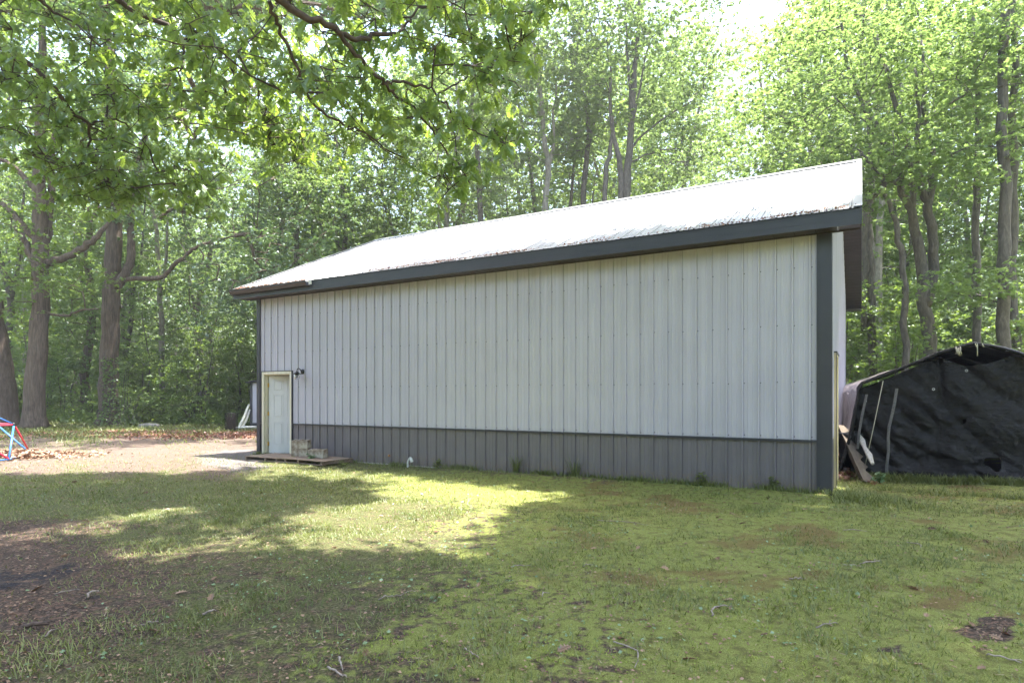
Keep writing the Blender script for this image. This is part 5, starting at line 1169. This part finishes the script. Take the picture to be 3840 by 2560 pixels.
for x, y, reg, j in sp2:
    o, kind_ = bush[j]; lab = f'{kind_} {d2[reg]}'; s_ = rng.uniform(.75, 1.25); rz = rng.random() * 6.28
    if ub[j] == 0: o.location = (x, y, 0); o.rotation_euler = (0, 0, rz); o.scale = (s_,) * 3; o['label'] = lab; o['group'] = lab.replace(kind_, kind_ + 's')
    else: copy_tree(o, (x, y, 0), rz, s_, lab, lab.replace(kind_, kind_ + 's'))
    ub[j] += 1
# bare-poled saplings deep in the shade
mbp = None
for i in range(18):
    x = rng.uniform(-31, -8); y = rng.uniform(35, 44); h = rng.uniform(3, 9); mb = MB(); w = wob([Vector((0, 0, 0)), Vector((rng.normal(0, .2), rng.normal(0, .2), h / 2)), Vector((rng.normal(0, .4), rng.normal(0, .3), h))], .03); mb.tube(w, lerp_list([.06, .04, .015], len(w)), 6)
    o = mb.build('bare_sapling', M_BARK2, None, True); o.location = (x, y, 0); tag(o, 'bare thin pole of a sapling in the dim left woods', 'tree', 'bare saplings in the left woods')
def ordinal(i): return ['first', 'second', 'third', 'fourth', 'fifth', 'sixth', 'seventh', 'eighth', 'ninth', 'tenth', 'eleventh', 'twelfth', 'thirteenth', 'fourteenth', 'fifteenth'][min(i, 14)]
def name_rows(objs, edges, depth):
    cells = {}
    for o in objs: cells.setdefault((o['label'], int(np.searchsorted(edges, o.location.y))), []).append(o)
    for (lab, rw), os_ in cells.items():
        os_.sort(key=lambda o: o.location.x / o.location.y)
        for i, o in enumerate(os_): o['label'] = f'{lab}, {depth[rw]}, {ordinal(i)} from the left' if len(os_) > 1 else f'{lab}, {depth[rw]}'
wood_objs = [o for o in COL.objects if o.parent is None and 'group' in o and ' in the woods ' in o['group'] + ' ' or (o.parent is None and 'group' in o and 'beyond the white roof' in o['group'])]
name_rows([o for o in wood_objs], [30, 42, 52, 65], ['nearest row', 'front row', 'second row', 'third row', 'farthest row'])
name_rows([o for o in COL.objects if o.parent is None and 'group' in o and o.name.split('.')[0] in ('shrub', 'sapling')], [22, 27, 32, 36, 40], ['nearest row', 'second row', 'third row', 'front row', 'middle row', 'back row'])
pl_ = sorted([o for o in COL.objects if o.name.startswith('bare_sapling')], key=lambda o: o.location.x / o.location.y)
for i, o in enumerate(pl_): o['group'] = 'bare saplings in the left woods'; o['label'] = f'bare thin sapling pole in the dim left woods, {"left" if i < 6 else "middle" if i < 12 else "right"} third, {ordinal(i % 6)} from the left'
# ground layer of the woods and far foliage, beyond counting
def mass(name, n, x, y, z, leaf, m, label, cat, filt=None, flat=.5):
    p = np.stack([rng.uniform(*x, n), rng.uniform(*y, n), rng.random(n) ** 1.3 * (z[1] - z[0]) + z[0]], 1)
    if filt is not None: p = p[filt(p)]
    p[:, 2] *= .25 + 1.3 * vn(p[:, 0], p[:, 1], 1.6 if z[1] < 3 else 5, 77)
    pos, d, nr, rn = rosettes(p, 5, .2, flat, leaf * .5, vn(p[:, 0], p[:, 1], 2.0, 78))
    return tag(leaves(name, T_DIAMOND, pos, d, nr, leaf * rng.uniform(.6, 1.3, len(pos)), m, None, rn), label, cat, kind='stuff')
mass('undergrowth', 15000, (-34, -7), (32.2, 46), (.05, .75), .13, M_BUSH, 'low leafy undergrowth covering the floor of the left woods', 'undergrowth')
mass('undergrowth', 10000, (9, 30), (15.5, 36), (.05, .8), .11, M_BUSH, 'low leafy undergrowth behind the black shelter', 'undergrowth', lambda p: ~in_building(p[:, 0], p[:, 1], .3) & (p[:, 1] > 23.5 - .33 * p[:, 0]))
mass('distant_woods', 100000, (-95, 95), (74, 96), (.5, 25), .34, M_MAPLE, 'distant mass of pale green woodland foliage', 'woods', flat=.9)

mass('surrounding_woods', 42000, (-48, 52), (-36, -20), (.3, 19), .34, M_MAPLE, 'wall of woodland foliage closing the yard behind the viewer', 'woods', flat=.8)
mass('surrounding_woods', 22000, (36, 50), (-20, 22), (.3, 19), .34, M_MAPLE, 'wall of woodland foliage closing the yard on the right', 'woods', flat=.8)
mass('surrounding_woods', 20000, (-50, -38), (-20, 26), (.3, 17), .34, M_MAPLE, 'wall of woodland foliage closing the yard on the left', 'woods', flat=.8)
# ------------------------------------------------------------------ thin air haze, added also to mimic the lens veil
M_AIR = bpy.data.materials.new('air'); M_AIR.use_nodes = True
an = M_AIR.node_tree.nodes; an.remove(an['Principled BSDF']); pv = an.new('ShaderNodeVolumePrincipled')
pv.inputs['Color'].default_value = (.97, .98, 1, 1); pv.inputs['Density'].default_value = .0010; pv.inputs['Anisotropy'].default_value = .25
M_AIR.node_tree.links.new(pv.outputs[0], an['Material Output'].inputs['Volume'])
mb = MB(); mb.box(-130, 130, -30, 120, -2.5, 34)
hz_ = mb.build('haze', M_AIR); tag(hz_, kind='stuff')
